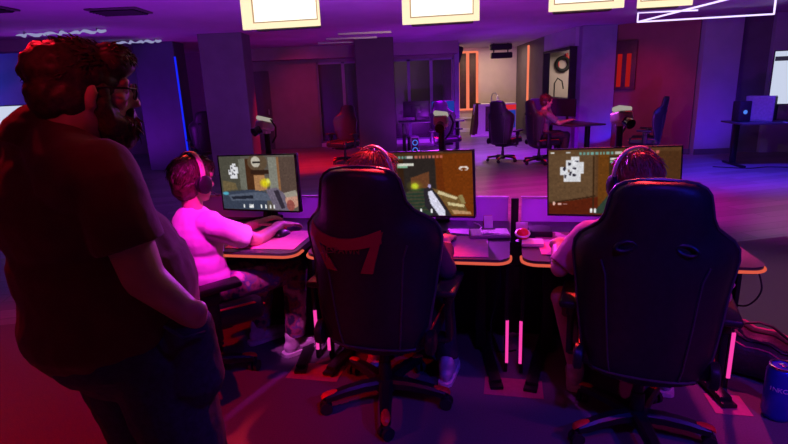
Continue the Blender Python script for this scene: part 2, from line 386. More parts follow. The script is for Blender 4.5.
# ceiling vents, wavy glowing tubes standing in for reflected light streaks
for x, y, l in ((-4.6, 6.4, 'dark square ceiling vent at the far left corner of the photo'), (-3.3, 7.0, 'dark square ceiling vent just left of the leftmost ceiling light')):
    t = thing('ceiling_vent', l, 'vent', (x, y, CZ), 0, 'dark ceiling vents')
    b = MB(); b.box((0, 0, -.012), (.62, .5, .02), bev=.005); obj('frame', b, M['vent'], t)
    b = MB()
    for k in range(6): b.box((0, -.18+k*.072, -.03), (.54, .045, .012), (R(25), 0, 0))
    obj('louvre', b, M['matte'], t)
for x0, y0, x1, y1, l in ((-5.8, 8.75, -4.3, 8.6, 'wavy cool white reflected streak on the ceiling above the standing man'), (-5.5, 10.65, -4.25, 10.5, 'wavy cool white light strip on the ceiling behind the man\'s face')):  # both stand in for light reflected on the ceiling, no strips there
    t = thing('glow_strip', l, 'light strip', ((x0+x1)/2, (y0+y1)/2, CZ-.05), 0, 'wavy ceiling light streaks')
    n = 40; pts = []
    for k in range(n):
        f = k/(n-1)-.5
        pts.append(((x1-x0)*f, (y1-y0)*f+.05*math.sin(k*.8), .012*math.sin(k*1.3)))
    b = MB(); b.tube(pts, [.005+.022*abs(math.sin(k*.55)) for k in range(n)], 6); obj('tube', b, M['whitestreak'], t)
    for f in (-.4, 0, .4):
        b = MB(); b.box(((x1-x0)*f, (y1-y0)*f, .025), (.02, .02, .048)); obj('clip', b, M['metal'], t)
# white neon frame hung from the ceiling
t = thing('neon_frame', 'angular white neon tube frame hanging from the ceiling at the upper right', 'neon light', (4.9, 8.6, CZ))
P = lambda x, y, z: V((x-4.9, y-8.6, z-CZ))
A0 = P(4.287, 9.483, 2.60); B0 = P(4.287, 9.483, 2.45); C0 = P(6.32, 9.066, 2.45); D0 = P(4.885, 7.012, 2.45); E0 = P(4.291, 6.865, 2.45); F0 = P(5.2, 9.3, 2.58)
for n_, a, c in (('tube', A0, B0), ('tube', B0, C0), ('tube', C0, D0), ('tube', B0, E0), ('tube', A0, F0)):
    b = MB(); b.tube([a, c], .013, 8); obj('neon_tube', b, M['neon'], t)
# LED strip on the left column edge
b = MB(); b.box((-4.30, 11.17, 1.3), (.03, .03, 2.0)); tag(obj('glow_strip', b, M['bluestrip'], None, False), 'vertical blue light strip on the edge of the leftmost column', 'light strip')

# ------------------------------------------------------------------ gaming chair
def backrest_rings():
    T = [(.345, .15, .05), (.36, .205, .075), (.39, .24, .09), (.46, .258, .10), (.55, .272, .105), (.65, .288, .105), (.76, .302, .105), (.85, .316, .10), (.91, .322, .095),
         (.955, .316, .09), (.99, .292, .085), (1.02, .255, .085), (1.055, .218, .085), (1.10, .196, .085), (1.15, .186, .085), (1.19, .176, .082), (1.215, .158, .075), (1.232, .128, .06), (1.24, .08, .035)]
    out = []
    for z, hw, th in T:
        yc = -.155-(z-.42)*.13
        wing = .10*max(0, min(1, (z-.5)/.3))*(1 if z < 1.0 else max(0, 1-(z-1.0)/.08))+.05
        ring = []
        N = 14
        for k in range(N+1):
            x = -1+2*k/N; e = (1-abs(x)**5)**.5 if abs(x) < 1 else 0
            ring.append(V((x*hw, yc+wing*x*x*(abs(x)**.5)-th*.5*(.25+.75*e), z)))
        for k in range(N, -1, -1):
            x = -1+2*k/N; e = (1-abs(x)**5)**.5 if abs(x) < 1 else 0
            ring.append(V((x*hw, yc+wing*x*x*(abs(x)**.5)+th*.5*(.25+.75*e), z)))
        out.append(ring)
    return out
def edge_path(off=0.):
    rs = backrest_rings(); n = len(rs[0])
    Lp = [(r[0]+r[-1])/2 for r in rs]; Rp = [(r[14]+r[15])/2 for r in rs]
    return Lp, Rp, rs
def make_chair(label, loc, rz, group):
    t = thing('gaming_chair', label, 'chair', loc, rz, group)
    b = MB(); b.loft(backrest_rings())
    bk = obj('backrest', b, M['leather'], t, True, 80)
    Lp, Rp, rs = edge_path()
    b = MB()
    for pth in (Lp, Rp): b.tube([p+V((0, -.012, 0)) for p in pth], .0075, 6)
    b.tube([Lp[-1]+V((0, -.012, 0)), V((0, Lp[-1].y-.014, 1.246)), Rp[-1]+V((0, -.012, 0))], .0075, 6)
    obj('piping', b, M['piping'], bk)
    # rear seams
    b = MB()
    for sx in (-1, 1):
        pts = []
        for i in (2, 3, 4, 5, 6, 7):
            r = rs[i]; k = 3 if sx < 0 else 11
            pts.append(r[k]+V((0, -.002, 0)))
        pts.append(pts[-1]+V((sx*.02, .0, .06)))
        b.tube(pts, .0045, 6)
    b.tube([rs[2][k]+V((0, -.003, 0)) for k in range(1, 14)], .006, 6)
    obj('seam', b, M['piping'], bk)
    # seat with bolsters
    b = MB(); b.box((0, .10, .425), (.40, .46, .10), bev=.035, seg=4)
    s = obj('seat', b, M['leather'], t, True, 60)
    for sx in (-1, 1):
        b = MB(); b.box((sx*.225, .10, .44), (.11, .48, .13), (0, R(sx*-12), 0), bev=.04, seg=4); bo = obj('side_bolster', b, M['leather'], s, True, 60)
    for sx in (-1, 1):
        b = MB(); b.tube([(sx*.27, -.12, .475), (sx*.278, 0, .49), (sx*.278, .15, .49), (sx*.272, .28, .485), (sx*.24, .35, .45)], .006, 6); obj('piping', b, M['redtrim'], s)
    # armrests
    for sx in (-1, 1):
        b = MB(); b.box((sx*.27, .05, .36), (.12, .08, .025), bev=.006); b.box((sx*.325, .05, .47), (.03, .075, .24), bev=.008); b.box((sx*.325, .05, .585), (.045, .09, .07), bev=.01)
        a = obj('armrest', b, M['plastic'], t)
        b = MB(); b.box((sx*.325, .07, .635), (.10, .27, .035), (R(3), 0, 0), bev=.015, seg=3); obj('arm_pad', b, M['leather'], a)
    # hinge covers and recline lever
    for sx in (-1, 1):
        b = MB(); b.lathe([(.0, -.02), (.055, -.02), (.06, -.01), (.06, .012), (.045, .02), (.0, .021)], (sx*.275, -.13, .42), 20, Matrix.Rotation(R(90*sx), 3, 'Y')); obj('hinge_cover', b, M['plastic'], t)
    b = MB(); b.box((0, .05, .335), (.26, .30, .05), bev=.012); b.tube([(.12, .08, .33), (.24, .08, .325), (.30, .08, .32)], [.008, .008, .014], 8); obj('tilt_mechanism', b, M['plastic'], t)
    b = MB(); b.cyl((0, 0, .20), (0, 0, .33), .025, n=16); b.cyl((0, 0, .09), (0, 0, .22), .036, .03, 16); obj('gas_lift', b, M['metal'] if False else M['plastic'], t)
    hb = MB(); hb.lathe([(0, .06), (.05, .06), (.062, .08), (.055, .125), (.04, .13), (0, .13)], n=20); hub = obj('base_hub', hb, M['plastic'], t)
    for k in range(5):
        a = -math.pi/2+k*2*math.pi/5 - rz
        d = V((math.cos(a), math.sin(a), 0)); w = V((-d.y, d.x, 0))
        b = MB(); rings = []
        for q, zc, hw, hh in ((.04, .105, .034, .022), (.12, .108, .032, .022), (.22, .100, .028, .02), (.29, .088, .025, .018), (.315, .084, .022, .016)):
            rings.append([d*q+w*(hw*x)+V((0, 0, zc+hh*z)) for x, z in ((-1, -1), (-1, .4), (-.6, 1), (.6, 1), (1, .4), (1, -1))])
        b.loft(rings); lg = obj('leg', b, M['plastic'], t, True, 30)
        b = MB(); rings = []
        for q, zc, hw, hh in ((.255, .112, .010, .004), (.275, .110, .019, .007), (.30, .106, .022, .008), (.325, .098, .02, .010), (.335, .088, .012, .008)):
            rings.append([d*q+w*(hw*math.cos(u))+V((0, 0, zc+hh*math.sin(u))) for u in [2*math.pi*j/8 for j in range(8)]])
        b.loft(rings); obj('leg_tip', b, M['redtrim'], lg)
        cc = d*.315+V((0, 0, .032)); tw = V((math.cos(a+.6+k), math.sin(a+.6+k), 0))
        b = MB()
        for sg in (-1, 1): b.tube([cc+tw*(sg*.008), cc+tw*(sg*.026)], .031, 16)
        b.cyl(cc+V((0, 0, .01)), cc+V((0, 0, .05)), .009, n=8); b.box(cc+V((0, 0, .03)), (.03, .03, .014), (0, 0, a), bev=.003)
        obj('caster', b, M['rubber'], lg)
    return t
G1 = 'gaming chairs of the three players'
YL, YC, YR = R(-50), R(-17), R(-20)
BL, BC, BR = V((-1.06, 2.70, 0)), V((-.075, 2.40, 0)), V((1.05, 2.13, 0))
chC = make_chair('black gaming chair with red logo band at the middle of the desk row', BC, YC, G1)
chR = dup(chC, V((1.055, 2.06, 0)), R(-23), 'black gaming chair lit blue, nearest at the right of the desk row', G1)
bkR = [c for c in chR.children if c.name.startswith('backrest')][0]; rs_ = backrest_rings()
chL = dup(chC, BL+V((-.085, -.035, 0)), R(-56), 'black gaming chair partly hidden behind the standing man', G1)
chR.scale = (.93, .93, .965)
for sx in (-1, 1):
    b = MB(); b.torus((sx*.11, rs_[9][7].y+.008, .985), .03, .009, Matrix.Rotation(R(84), 3, 'X') @ Matrix.Rotation(R(sx*-14), 3, 'Z'), sx=1.25, sy=.6); obj('strap_slot', b, M['plastic'], bkR)
# red lumbar band with lettering, middle chair only
b = MB()
def band(u, v):   # point on the chair's rear face, u across, v height
    rs = backrest_rings(); z = v
    i = max(j for j in range(len(rs)) if rs[j][7].z <= z); i = min(i, len(rs)-2)
    f = (z-rs[i][7].z)/(rs[i+1][7].z-rs[i][7].z)
    def at(r):
        hw = abs(r[14].x); k = (u/hw+1)/2*14; k = max(0, min(13.99, k)); k0 = int(k); g = k-k0
        return r[k0].lerp(r[k0+1], g)
    p = at(rs[i]).lerp(at(rs[i+1]), f); return V((u, p.y, z))
def ribbon(mb, pts, th=.010):
    # pts: list of (u, v0, v1)
    rings = []
    for u, v0, v1 in pts:
        a = band(u, v0); c = band(u, v1)
        rings.append([a+V((0, .004, 0)), a+V((0, -th, 0)), c+V((0, -th, 0)), c+V((0, .004, 0))])
    mb.loft(rings)
b = MB(); n = 20
ribbon(b, [(-.27+.37*k/n, .925-.035*math.sin(math.pi*k/n), .985-.045*math.sin(math.pi*k/n)) for k in range(n+1)])
lb = obj('lumbar_band', b, M['redcloth'], chC)
for sg in (0, 1):
    b = MB()
    r0 = []
    for k in range(9):
        f = k/8; v = .975-.19*f
        u = (-.275+.10*f) if sg == 0 else (.108-.055*f)
        w = .028+.028*f
        u0, u1 = (u, u+w) if sg == 0 else (u-w, u)
        a = band(u0, v); c = band(u1, v)
        r0.append([a+V((0, .004, 0)), a+V((0, -.009, 0)), c+V((0, -.009, 0)), c+V((0, .004, 0))])
    b.loft(r0); obj('band_strap', b, M['redcloth'], lb)
tp = band(-.09, .885)
text('logo_text', 'RESPAWN', .04, .002, M['redink'], lb, tp+V((0, -.008, 0)), (R(90-7.4), 0, 0))

# ------------------------------------------------------------------ desks
AY = R(-12.5); U = V((math.cos(AY), math.sin(AY), 0)); W_ = V((-math.sin(AY), math.cos(AY), 0)); J = V((.573, 2.36, 0))
DW = .52
def rounded(hw, y0, y1, r, n=6):
    pts = [(-hw, y1)]
    pts += [(-hw+r-r*math.cos(t), y0+r-r*math.sin(t)) for t in [math.pi/2*k/n for k in range(n+1)]]
    pts += [(hw-r+r*math.sin(t), y0+r-r*math.cos(t)) for t in [math.pi/2*k/n for k in range(n+1)]]
    return pts+[(hw, y1)]
def make_desk(label, loc, rz):
    t = thing('gaming_desk', label, 'desk', loc, rz, 'row of gaming desks')
    b = MB(); b.prism(rounded(DW, 0, .74, .07), .712, .742); obj('tabletop', b, M['desk'], t, True, 30)
    b = MB(); b.tube([(x, y, .722) for x, y in [(-DW-.004, .12)]+rounded(DW+.004, -.004, .74, .074)[1:-1]+[(DW+.004, .12)]], .0075, 8)
    obj('led_strip', b, M['led_or'], t)
    for sx in (-1, 1):
        b = MB(); b.box((sx*.36, .50, .37), (.06, .07, .69), bev=.006); b.box((sx*.36, .40, .70), (.05, .5, .02))
        f0 = V((sx*.36, .66, .022)); f1 = V((sx*.46, .10, .022)); d = (f1-f0)
        b.box((f0+f1)/2, (d.length, .06, .036), (0, 0, math.atan2(d.y, d.x)), bev=.006); b.box((f1.x, f1.y, .012), (.08, .07, .02), (0, 0, math.atan2(d.y, d.x)), bev=.006)
        obj('leg', b, M['deskframe'], t)
        b = MB(); b.box((sx*(DW-.012), .27, .36), (.02, .05, .71), bev=.003); sp = obj('side_post', b, M['deskframe'], t)
        b = MB(); b.box((sx*(DW-.006), .243, .19), (.016, .012, .25)); obj('glow_bar', b, M['glow_mag'], sp, False)  # thin emissive magenta bar at each desk side
    b = MB(); b.box((0, .745, .305), (1.096, .014, .605)); obj('blocker_panel', b, M['deskframe'], t, False)  # dark sheet added to block light and view under the desk
    b = MB(); b.box((0, .765, .75), (1.02, .016, .26)); pn = obj('privacy_panel', b, M['acryl'], t, False)
    b = MB(); b.box((0, .765, .885), (1.03, .022, .012)); obj('panel_edge', b, M['whiteedge'], pn, False)
    b = MB(); b.box((-.55, .765, .44), (.045, .03, .88), bev=.004); obj('end_post', b, M['deskframe'], t)
    b = MB(); b.box((0, .68, .66), (.85, .1, .09), bev=.01); obj('cable_tray', b, M['deskframe'], t)
    return t
dM = make_desk('black gaming desk with orange edge lighting in the middle of the row', J-U*.55, AY)
dR = dup(dM, J+U*.55, AY, 'black gaming desk with orange edge lighting at the right of the row, nearest')
dL = dup(dM, J-U*1.65, AY, 'black gaming desk at the left of the row, behind the first player')
def dpt(t, s, z=.742): return J+U*t+W_*s+V((0, 0, z))

# ------------------------------------------------------------------ screens (the pictures of the games)
GW, GH = 168, 96
def canvas(c): return np.ones((GH, GW, 3))*np.array(c)
YY, XX = np.mgrid[0:GH, 0:GW]; UU = (XX+.5)/GW; VV = (YY+.5)/GH
def poly(im, pts, c, a=1.):
    ins = np.zeros((GH, GW), bool); n = len(pts)
    for i in range(n):
        x0, y0 = pts[i]; x1, y1 = pts[(i+1) % n]
        if y0 == y1: continue
        cond = ((y0 > VV) != (y1 > VV)) & (UU < (x1-x0)*(VV-y0)/(y1-y0)+x0)
        ins ^= cond
    im[ins] = im[ins]*(1-a)+np.array(c)*a
def rect(im, x0, y0, x1, y1, c, a=1.): poly(im, [(x0, y0), (x1, y0), (x1, y1), (x0, y1)], c, a)
def disc(im, x, y, rx, ry, c, a=1., soft=0.):
    d = ((UU-x)/rx)**2+((VV-y)/ry)**2
    k = np.clip((1-d)/max(soft, 1e-3), 0, 1)*a if soft else (d < 1)*a
    im[:] = im*(1-k[..., None])+np.array(c)*k[..., None]
def minimap(im, x, y, s):
    rng = random.Random(5); w = (.86, .86, .88)
    for dx, dy, a, c in ((-.5, -.1, .45, .5), (-.2, -.55, .6, .6), (.1, -.75, .45, .5), (.3, -.4, .5, .7), (-.3, .2, .6, .6), (.05, .1, .6, .7), (0, -.2, .5, .5)):
        rect(im, x+dx*s, y+dy*s*1.7, x+(dx+a)*s, y+(dy+c)*s*1.7, w)
    for dx, dy, a, c in ((-.32, -.15, .14, .3), (-.05, -.4, .16, .22), (.22, -.1, .2, .16), (.02, .15, .12, .3), (.34, -.52, .2, .12), (-.25, .35, .1, .25), (.2, .3, .2, .2)):
        poly(im, [(x+dx*s, y+dy*s*1.7), (x+(dx+a)*s, y+(dy+.05)*s*1.7), (x+(dx+a-.05)*s, y+(dy+c)*s*1.7), (x+(dx-.04)*s, y+(dy+c-.06)*s*1.7)], (.16, .14, .2))
def hud(im, cols, y=.045, x0=.3, x1=.75):
    rng = random.Random(3); x = x0
    while x < x1:
        w = .012+rng.random()*.016
        if abs(x-(x0+x1)/2) > .035: rect(im, x, y, x+w, y+.045, cols[0] if x < (x0+x1)/2 else cols[1], .8)
        x += w+.012
    rect(im, (x0+x1)/2-.025, y, (x0+x1)/2+.03, y+.045, (.85, .85, .85), .8)
def icons(im, xs, y=.93):
    for x in xs:
        rect(im, x, y, x+.018, y+.035, (.95, .95, .95)); disc(im, x+.009, y-.012, .009, .02, (.95, .95, .95))
# left screen
s1 = canvas((.36, .33, .30))
poly(s1, [(0, 0), (.3, 0), (.36, .6), (0, .8)], (.30, .29, .25)); poly(s1, [(.02, .45), (.2, .5), (.22, .62), (.02, .66)], (.42, .36, .25))
rect(s1, .27, .05, .36, .62, (.42, .42, .38)); rect(s1, .36, .05, .6, .62, (.27, .16, .10))
poly(s1, [(.46, .35), (.6, .35), (.62, .62), (.46, .66)], (.66, .48, .32)); disc(s1, .52, .12, .13, .16, (.36, .29, .22)); disc(s1, .5, .11, .06, .10, (.75, .72, .66)); rect(s1, .46, .1, .56, .14, (.1, .08, .08))
rect(s1, .42, .26, .66, .33, (.2, .12, .09))
rect(s1, .66, .03, .77, .66, (.50, .50, .46)); rect(s1, .77, .03, .80, .7, (.55, .38, .25)); rect(s1, .80, .03, 1, .75, (.34, .27, .24))
disc(s1, .6, .5, .08, .10, (.85, .8, .1), .95, .9); disc(s1, .64, .46, .03, .06, (.95, .95, .4), .9, .9)
poly(s1, [(0, .68), (.4, .62), (.6, .66), (.6, 1), (0, 1)], (.22, .25, .32)); poly(s1, [(.08, .73), (.5, .66), (.66, .7), (.66, .82), (.12, .84)], (.33, .36, .43))
poly(s1, [(.12, .76), (.42, .73), (.42, .79), (.14, .81)], (.13, .14, .19)); poly(s1, [(.6, .62), (.74, .58), (.86, .72), (.92, 1), (.7, 1)], (.42, .38, .45)); poly(s1, [(.7, .64), (.76, .62), (.83, .95), (.78, .97)], (.2, .17, .22))
disc(s1, .93, .8, .09, .15, (.74, .55, .48)); disc(s1, .9, .9, .05, .1, (.58, .3, .28)); poly(s1, [(.82, .68), (.98, .62), (1, .72), (.86, .76)], (.60, .57, .52))
disc(s1, .05, .7, .05, .04, (.35, .75, .85), .8, .6); minimap(s1, .17, .27, .105); icons(s1, (.28, .36, .38, .40, .51, .57, .63, .68))
# middle screen
s2 = canvas((.30, .18, .10))
rect(s2, 0, 0, .5, 1, (.27, .17, .10)); rect(s2, .0, .1, .12, .9, (.34, .23, .13)); rect(s2, .3, .12, .36, .8, (.20, .12, .07)); rect(s2, .18, .1, .22, .85, (.36, .26, .15))
poly(s2, [(.36, .08), (.66, .05), (.66, .7), (.36, .8)], (.17, .14, .13)); poly(s2, [(.42, .4), (.60, .3), (.60, .6), (.42, .62)], (.40, .24, .15))
poly(s2, [(.42, .58), (.56, .56), (.68, 1), (.1, 1), (.2, .88)], (.16, .22, .17))
for k in range(6): poly(s2, [(.38-.03*k, .62+.06*k), (.60+.01*k, .61+.055*k), (.60+.01*k, .63+.055*k), (.37-.03*k, .645+.06*k)], (.27, .25, .19))
poly(s2, [(.66, .03), (1, .03), (1, 1), (.7, 1)], (.44, .20, .05)); poly(s2, [(.66, .03), (.72, .03), (.76, 1), (.68, 1)], (.40, .17, .05))
disc(s2, .46, .53, .045, .06, (.85, .95, .2), 1, .9); disc(s2, .46, .53, .09, .10, (.6, .6, .15), .4, 1.)
poly(s2, [(.54, .58), (.60, .54), (.66, .62), (.80, 1), (.62, 1), (.55, .85)], (.16, .14, .17)); poly(s2, [(.58, .62), (.62, .60), (.74, .92), (.74, 1), (.68, 1), (.6, .8)], (.86, .85, .93))
poly(s2, [(.62, .56), (.74, .62), (.9, .72), (.95, .96), (.8, .98), (.7, .72)], (.44, .33, .18)); poly(s2, [(.68, .6), (.86, .71), (.84, .74), (.67, .65)], (.82, .75, .58)); poly(s2, [(.76, .78), (.92, .82), (.91, .86), (.77, .83)], (.80, .74, .55)); poly(s2, [(.8, .9), (.97, .93), (.98, .97), (.82, .97)], (.74, .56, .40)); poly(s2, [(.86, .68), (.9, .66), (.93, .8), (.89, .8)], (.55, .48, .30))
disc(s2, .92, .26, .045, .035, (.9, .85, .82)); disc(s2, .92, .27, .028, .018, (.44, .20, .05)); disc(s2, .6, .53, .015, .03, (.7, .65, .85))
rect(s2, .30, .17, .46, .205, (.9, .9, .85), .9); rect(s2, .30, .21, .40, .24, (.55, .8, .65), .8)
hud(s2, ((.45, .7, .68), (.85, .45, .4)), .05, .1, .74); icons(s2, (.36, .42, .5, .6), .92)
# right screen
s3 = canvas((.34, .22, .13))
rect(s3, 0, 0, .38, 1, (.36, .25, .16)); poly(s3, [(0, .08), (.36, .0), (.36, .72), (0, .80)], (.38, .28, .19)); poly(s3, [(0, .82), (.38, .7), (.38, .72), (0, .84)], (.22, .13, .08)); poly(s3, [(0, .84), (.4, .72), (.44, 1), (0, 1)], (.34, .12, .06))
rect(s3, .355, .1, .37, .95, (.22, .14, .08)); rect(s3, .4, .05, .48, .92, (.40, .23, .08)); rect(s3, .48, .1, .62, .7, (.22, .15, .10)); poly(s3, [(.5, .4), (.6, .36), (.6, .6), (.5, .62)], (.5, .30, .15))
poly(s3, [(.54, .55), (.60, .55), (.58, .98), (.36, .98)], (.18, .24, .20)); rect(s3, .6, .05, 1, 1, (.30, .18, .10)); poly(s3, [(.56, .6), (.7, .56), (.8, 1), (.56, 1)], (.30, .19, .14))
for k in range(6): poly(s3, [(.56, .63+.06*k), (.70+.02*k, .61+.06*k), (.70+.02*k, .63+.06*k), (.56, .65+.06*k)], (.38, .27, .18))
disc(s3, .555, .49, .034, .055, (.75, .95, .25), 1, .9); disc(s3, .555, .49, .08, .09, (.6, .55, .15), .4, 1.)
minimap(s3, .17, .29, .145); rect(s3, .49, .14, .67, .17, (.9, .9, .9), .9); rect(s3, .49, .18, .58, .205, (.6, .85, .65), .8)
hud(s3, ((.45, .72, .7), (.85, .4, .4)), .04, .25, .85); disc(s3, .045, .83, .012, .03, (.95, .75, .7)); rect(s3, .08, .82, .11, .85, (.9, .7, .65)); rect(s3, .12, .83, .155, .845, (.8, .6, .6)); icons(s3, (.34, .37, .47, .53, .59), .93); rect(s3, .02, .035, .05, .05, (.9, .9, .9)); rect(s3, .14, .035, .18, .055, (.8, .8, .8))

def screen_mat():
    m = bpy.data.materials.new('lit_display'); m.use_nodes = True; nt = m.node_tree; nt.nodes.clear()
    o = nt.nodes.new('ShaderNodeOutputMaterial'); e = nt.nodes.new('ShaderNodeEmission'); a = nt.nodes.new('ShaderNodeAttribute'); a.attribute_name = 'picture'
    e.inputs['Strength'].default_value = .95
    nt.links.new(a.outputs['Color'], e.inputs['Color']); nt.links.new(e.outputs[0], o.inputs[0]); return m
M['screen'] = screen_mat()
def screen_obj(im, w, h, parent, loc):
    me = bpy.data.meshes.new('screen')
    vs = [(-w/2+w*i/GW, 0, h/2-h*j/GH) for j in range(GH+1) for i in range(GW+1)]
    fs = [(j*(GW+1)+i, (j+1)*(GW+1)+i, (j+1)*(GW+1)+i+1, j*(GW+1)+i+1) for j in range(GH) for i in range(GW)]
    me.from_pydata(vs, [], fs)
    at = me.attributes.new('picture', 'FLOAT_COLOR', 'CORNER')
    rg = np.random.default_rng(7); im = np.clip(im, 0, 1)
    k = sum(np.roll(np.roll(im, a, 0), b_, 1) for a in (-1, 0, 1) for b_ in (-1, 0, 1))/9
    nz = rg.normal(0, 1, (GH//3, GW//3)).repeat(3, 0).repeat(3, 1)[..., None]*.035+rg.normal(0, .025, (GH, GW, 1))
    im = np.clip((.55*im+.45*k)*(1+nz), 0, 1); l = np.where(im <= .04045, im/12.92, ((im+.055)/1.055)**2.4)
    c = np.concatenate([l, np.ones((GH, GW, 1))], 2).reshape(-1, 4); c = np.repeat(c, 4, 0)
    at.data.foreach_set('color', c.astype(np.float32).ravel())
    o = link('screen', me, M['screen'], parent); o.location = loc; return o
def make_monitor(label, loc, rz, im, w=.69, h=.39, zc=.985, tilt=3, group='gaming monitors on the desk row', roll=0.):
    t = thing('monitor', label, 'monitor', loc, rz, group)
    z = zc-loc[2]; k = math.radians(-tilt)
    rl = Matrix.Rotation(R(-roll), 4, 'Y'); TM = Matrix.Translation((0, 0, z)) @ rl @ Matrix.Rotation(k, 4, 'X')
    b = MB(); b.box((0, .018, 0), (w+.014, .03, h+.016), bev=.005); b.box((0, .045, 0), (w*.5, .04, h*.55), bev=.015)
    b.xform(TM); obj('housing', b, M['plastic'], t)
    s = screen_obj(im, w, h, t, (0, -.0005, z)); s.matrix_local = TM @ Matrix.Translation((0, .0015, 0))
    b = MB(); b.box((0, .0025, -h/2-.004), (w+.013, .004, .010)); b.box((0, .0025, h/2+.004), (w+.013, .004, .007))
    for sx in (-1, 1): b.box((sx*(w/2+.003), .0025, 0), (.007, .004, h))
    b.xform(TM @ Matrix.Translation((0, -.0035, 0))); obj('bezel', b, M['matte'], t, False)
    b = MB(); b.tube([(0, .07, z-.03), (0, .085, z-.12), (0, .06, .012)], [.022, .024, .028], 12); obj('stand_neck', b, M['plastic'], t)
    b = MB()
    for sx in (-1, 1): b.tube([(0, .06, .012), (sx*.09, -.02, .010), (sx*.19, -.10, .008)], [.018, .014, .010], 8, .6)
    b.lathe([(0, 0), (.05, 0), (.05, .012), (.03, .018), (0, .02)], (0, .06, 0), 20); obj('stand_foot', b, M['plastic'], t)
    return t
Q = lambda p, z=.742: V((p.x, p.y, z))
monL = make_monitor('monitor showing a first-person game, beside the player in the bright pink shirt', V((-.868, 3.34, .742)), R(-27), s1, .625, .35, .995, roll=2.5)
monC = make_monitor('monitor showing an orange-brown corridor game, beyond the middle player', V((.155, 3.045, .742)), R(-24), s2, .655, .372, 1.0, roll=2.5)
monR = make_monitor('monitor showing a brown game with a white map, beyond the right player', V((1.178, 2.78, .742)), R(-25), s3, .655, .36, 1.018, roll=2.5)

# ------------------------------------------------------------------ cameras on poles behind the monitors
def make_cam(label, loc, rz):
    t = thing('webcam_stand', label, 'camera', loc, rz, 'cameras on poles behind the monitors')
    b = MB(); b.box((0, 0, .012), (.09, .07, .022), bev=.006); obj('clamp', b, M['plastic'], t)
    b = MB(); b.cyl((0, 0, .02), (0, 0, .58), .022, .018, 12); obj('pole', b, M['plastic'], t)
    b = MB(); b.box((0, -.01, .61), (.085, .10, .06), (R(-12), 0, 0), bev=.014, seg=3); b.tube([(0, 0, .56), (0, 0, .59)], .025, 12); cbody = obj('camera_body', b, M['silver'], t)
    b = MB(); b.cyl((.0, -.055, .59), (.0, -.10, .575), .026, .028, 16); obj('lens', b, M['glass_dark'], cbody)
    b = MB(); b.box((.0, -.01, .652), (.085, .07, .026), (R(-14), R(8), 0), bev=.01, seg=3); obj('camera_top', b, M['camtop'], t)  # faint emission added so the camera top looks brightly lit
    b = MB(); b.tube([(.05, .0, .65), (.07, .02, .60), (.05, .03, .54), (.02, .02, .50)], .006, 6); obj('cable', b, M['matte'], t)
    return t
c0 = make_cam('silver camera on a pole behind the left monitor', dpt(-1.56, .73, .742), R(-40))
dup(c0, dpt(-.437, .73, .742), R(-12), 'silver camera on a pole rising behind the middle monitor')
dup(c0, dpt(.56, .73, .742), R(10), 'silver camera on a pole rising behind the right monitor')

# ------------------------------------------------------------------ small things on the desks
def slab(name, label, cat, t, s, sx, sy, h, m, rz=0, z=.742, bev=.003):
    p = dpt(t, s, z+h/2+.0005); b = MB(); b.box((0, 0, 0), (sx, sy, h), bev=bev); o = obj(name, b, m); o.location = p; o.rotation_euler = (0, 0, AY+rz); return tag(o, label, cat)
def pad(name, label, t, s, sx, sy, m, rz=0):
    return slab(name, label, 'mouse mat', t, s, sx, sy, .004, m, rz, .742, .0015)
pad('mouse_mat', 'purple mouse mat under the middle player\'s hand', -.32, .20, .36, .36, M['pad'], R(3))
pad('mouse_mat', 'bright pink mouse mat beside the right player\'s arm', .235, .30, .25, .40, M['padred'], R(3))
pad('mouse_mat', 'dark red mouse mat under the first player\'s hand', -1.36, .24, .40, .36, M['padred'], R(2))
def keyboard(label, t, s, rz, w=.30):
    p = dpt(t, s, .7465)
    k = thing('keyboard', label, 'keyboard', p, AY+rz, 'keyboards on the desks')
    b = MB(); b.box((0, 0, .008), (w, .125, .015), bev=.004); obj('case', b, M['greyplastic'], k)
    b = MB()
    for r in range(5):
        n = 13
        for c in range(n):
            if r == 4 and 3 < c < 9: continue
            b.box((-w/2+.016+(w-.032)*c/(n-1), -.048+r*.024, .020), (.018, .019, .009), bev=.002, seg=1)
        if r == 4: b.box((0, -.048, .020), (.1, .019, .009), bev=.002, seg=1)
    obj('keycaps', b, M['whiteplastic'], k); return k
keyboard('pale keyboard on the middle desk beside the purple mat', -.14, .40, R(8), .22)
keyboard('pale keyboard in front of the right player beyond the pink mat', .50, .47, R(-4), .30)
def mouse(label, t, s, rz):
    p = dpt(t, s, .747); o = thing('computer_mouse', label, 'mouse', p, AY+rz, 'computer mice')
    b = MB(); rings = []
    for y, hw, h in ((-.06, .014, .012), (-.052, .026, .024), (-.02, .033, .038), (.015, .031, .036), (.045, .028, .024), (.06, .018, .012)):
        rings.append([V((hw*math.cos(u), y, max(0, h*math.sin(u)))) for u in [math.pi*j/8 for j in range(9)]]+[V((-hw*.9, y, 0)), V((hw*.9, y, 0))])
    b.loft(rings); obj('shell', b, M['plastic'], o)
    b = MB(); b.torus((0, .035, .03), .009, .005, Matrix.Rotation(R(90), 3, 'Y'), 12, 6); obj('scroll_wheel', b, M['redtrim'], o); return o
mouse('black mouse held by the first player on the left desk', -1.33, .32, R(-10))
mouse('black mouse held by the middle player on the purple mat', -.36, .30, R(-5))
slab('tray', 'low white tray at the left end of the right desk', 'tray', .085, .26, .11, .10, .022, M['whiteplastic'], 0, .742, .006)
slab('box', 'flat black box at the back left of the right desk', 'box', .12, .46, .15, .14, .035, M['matte'], 0, .742, .006)
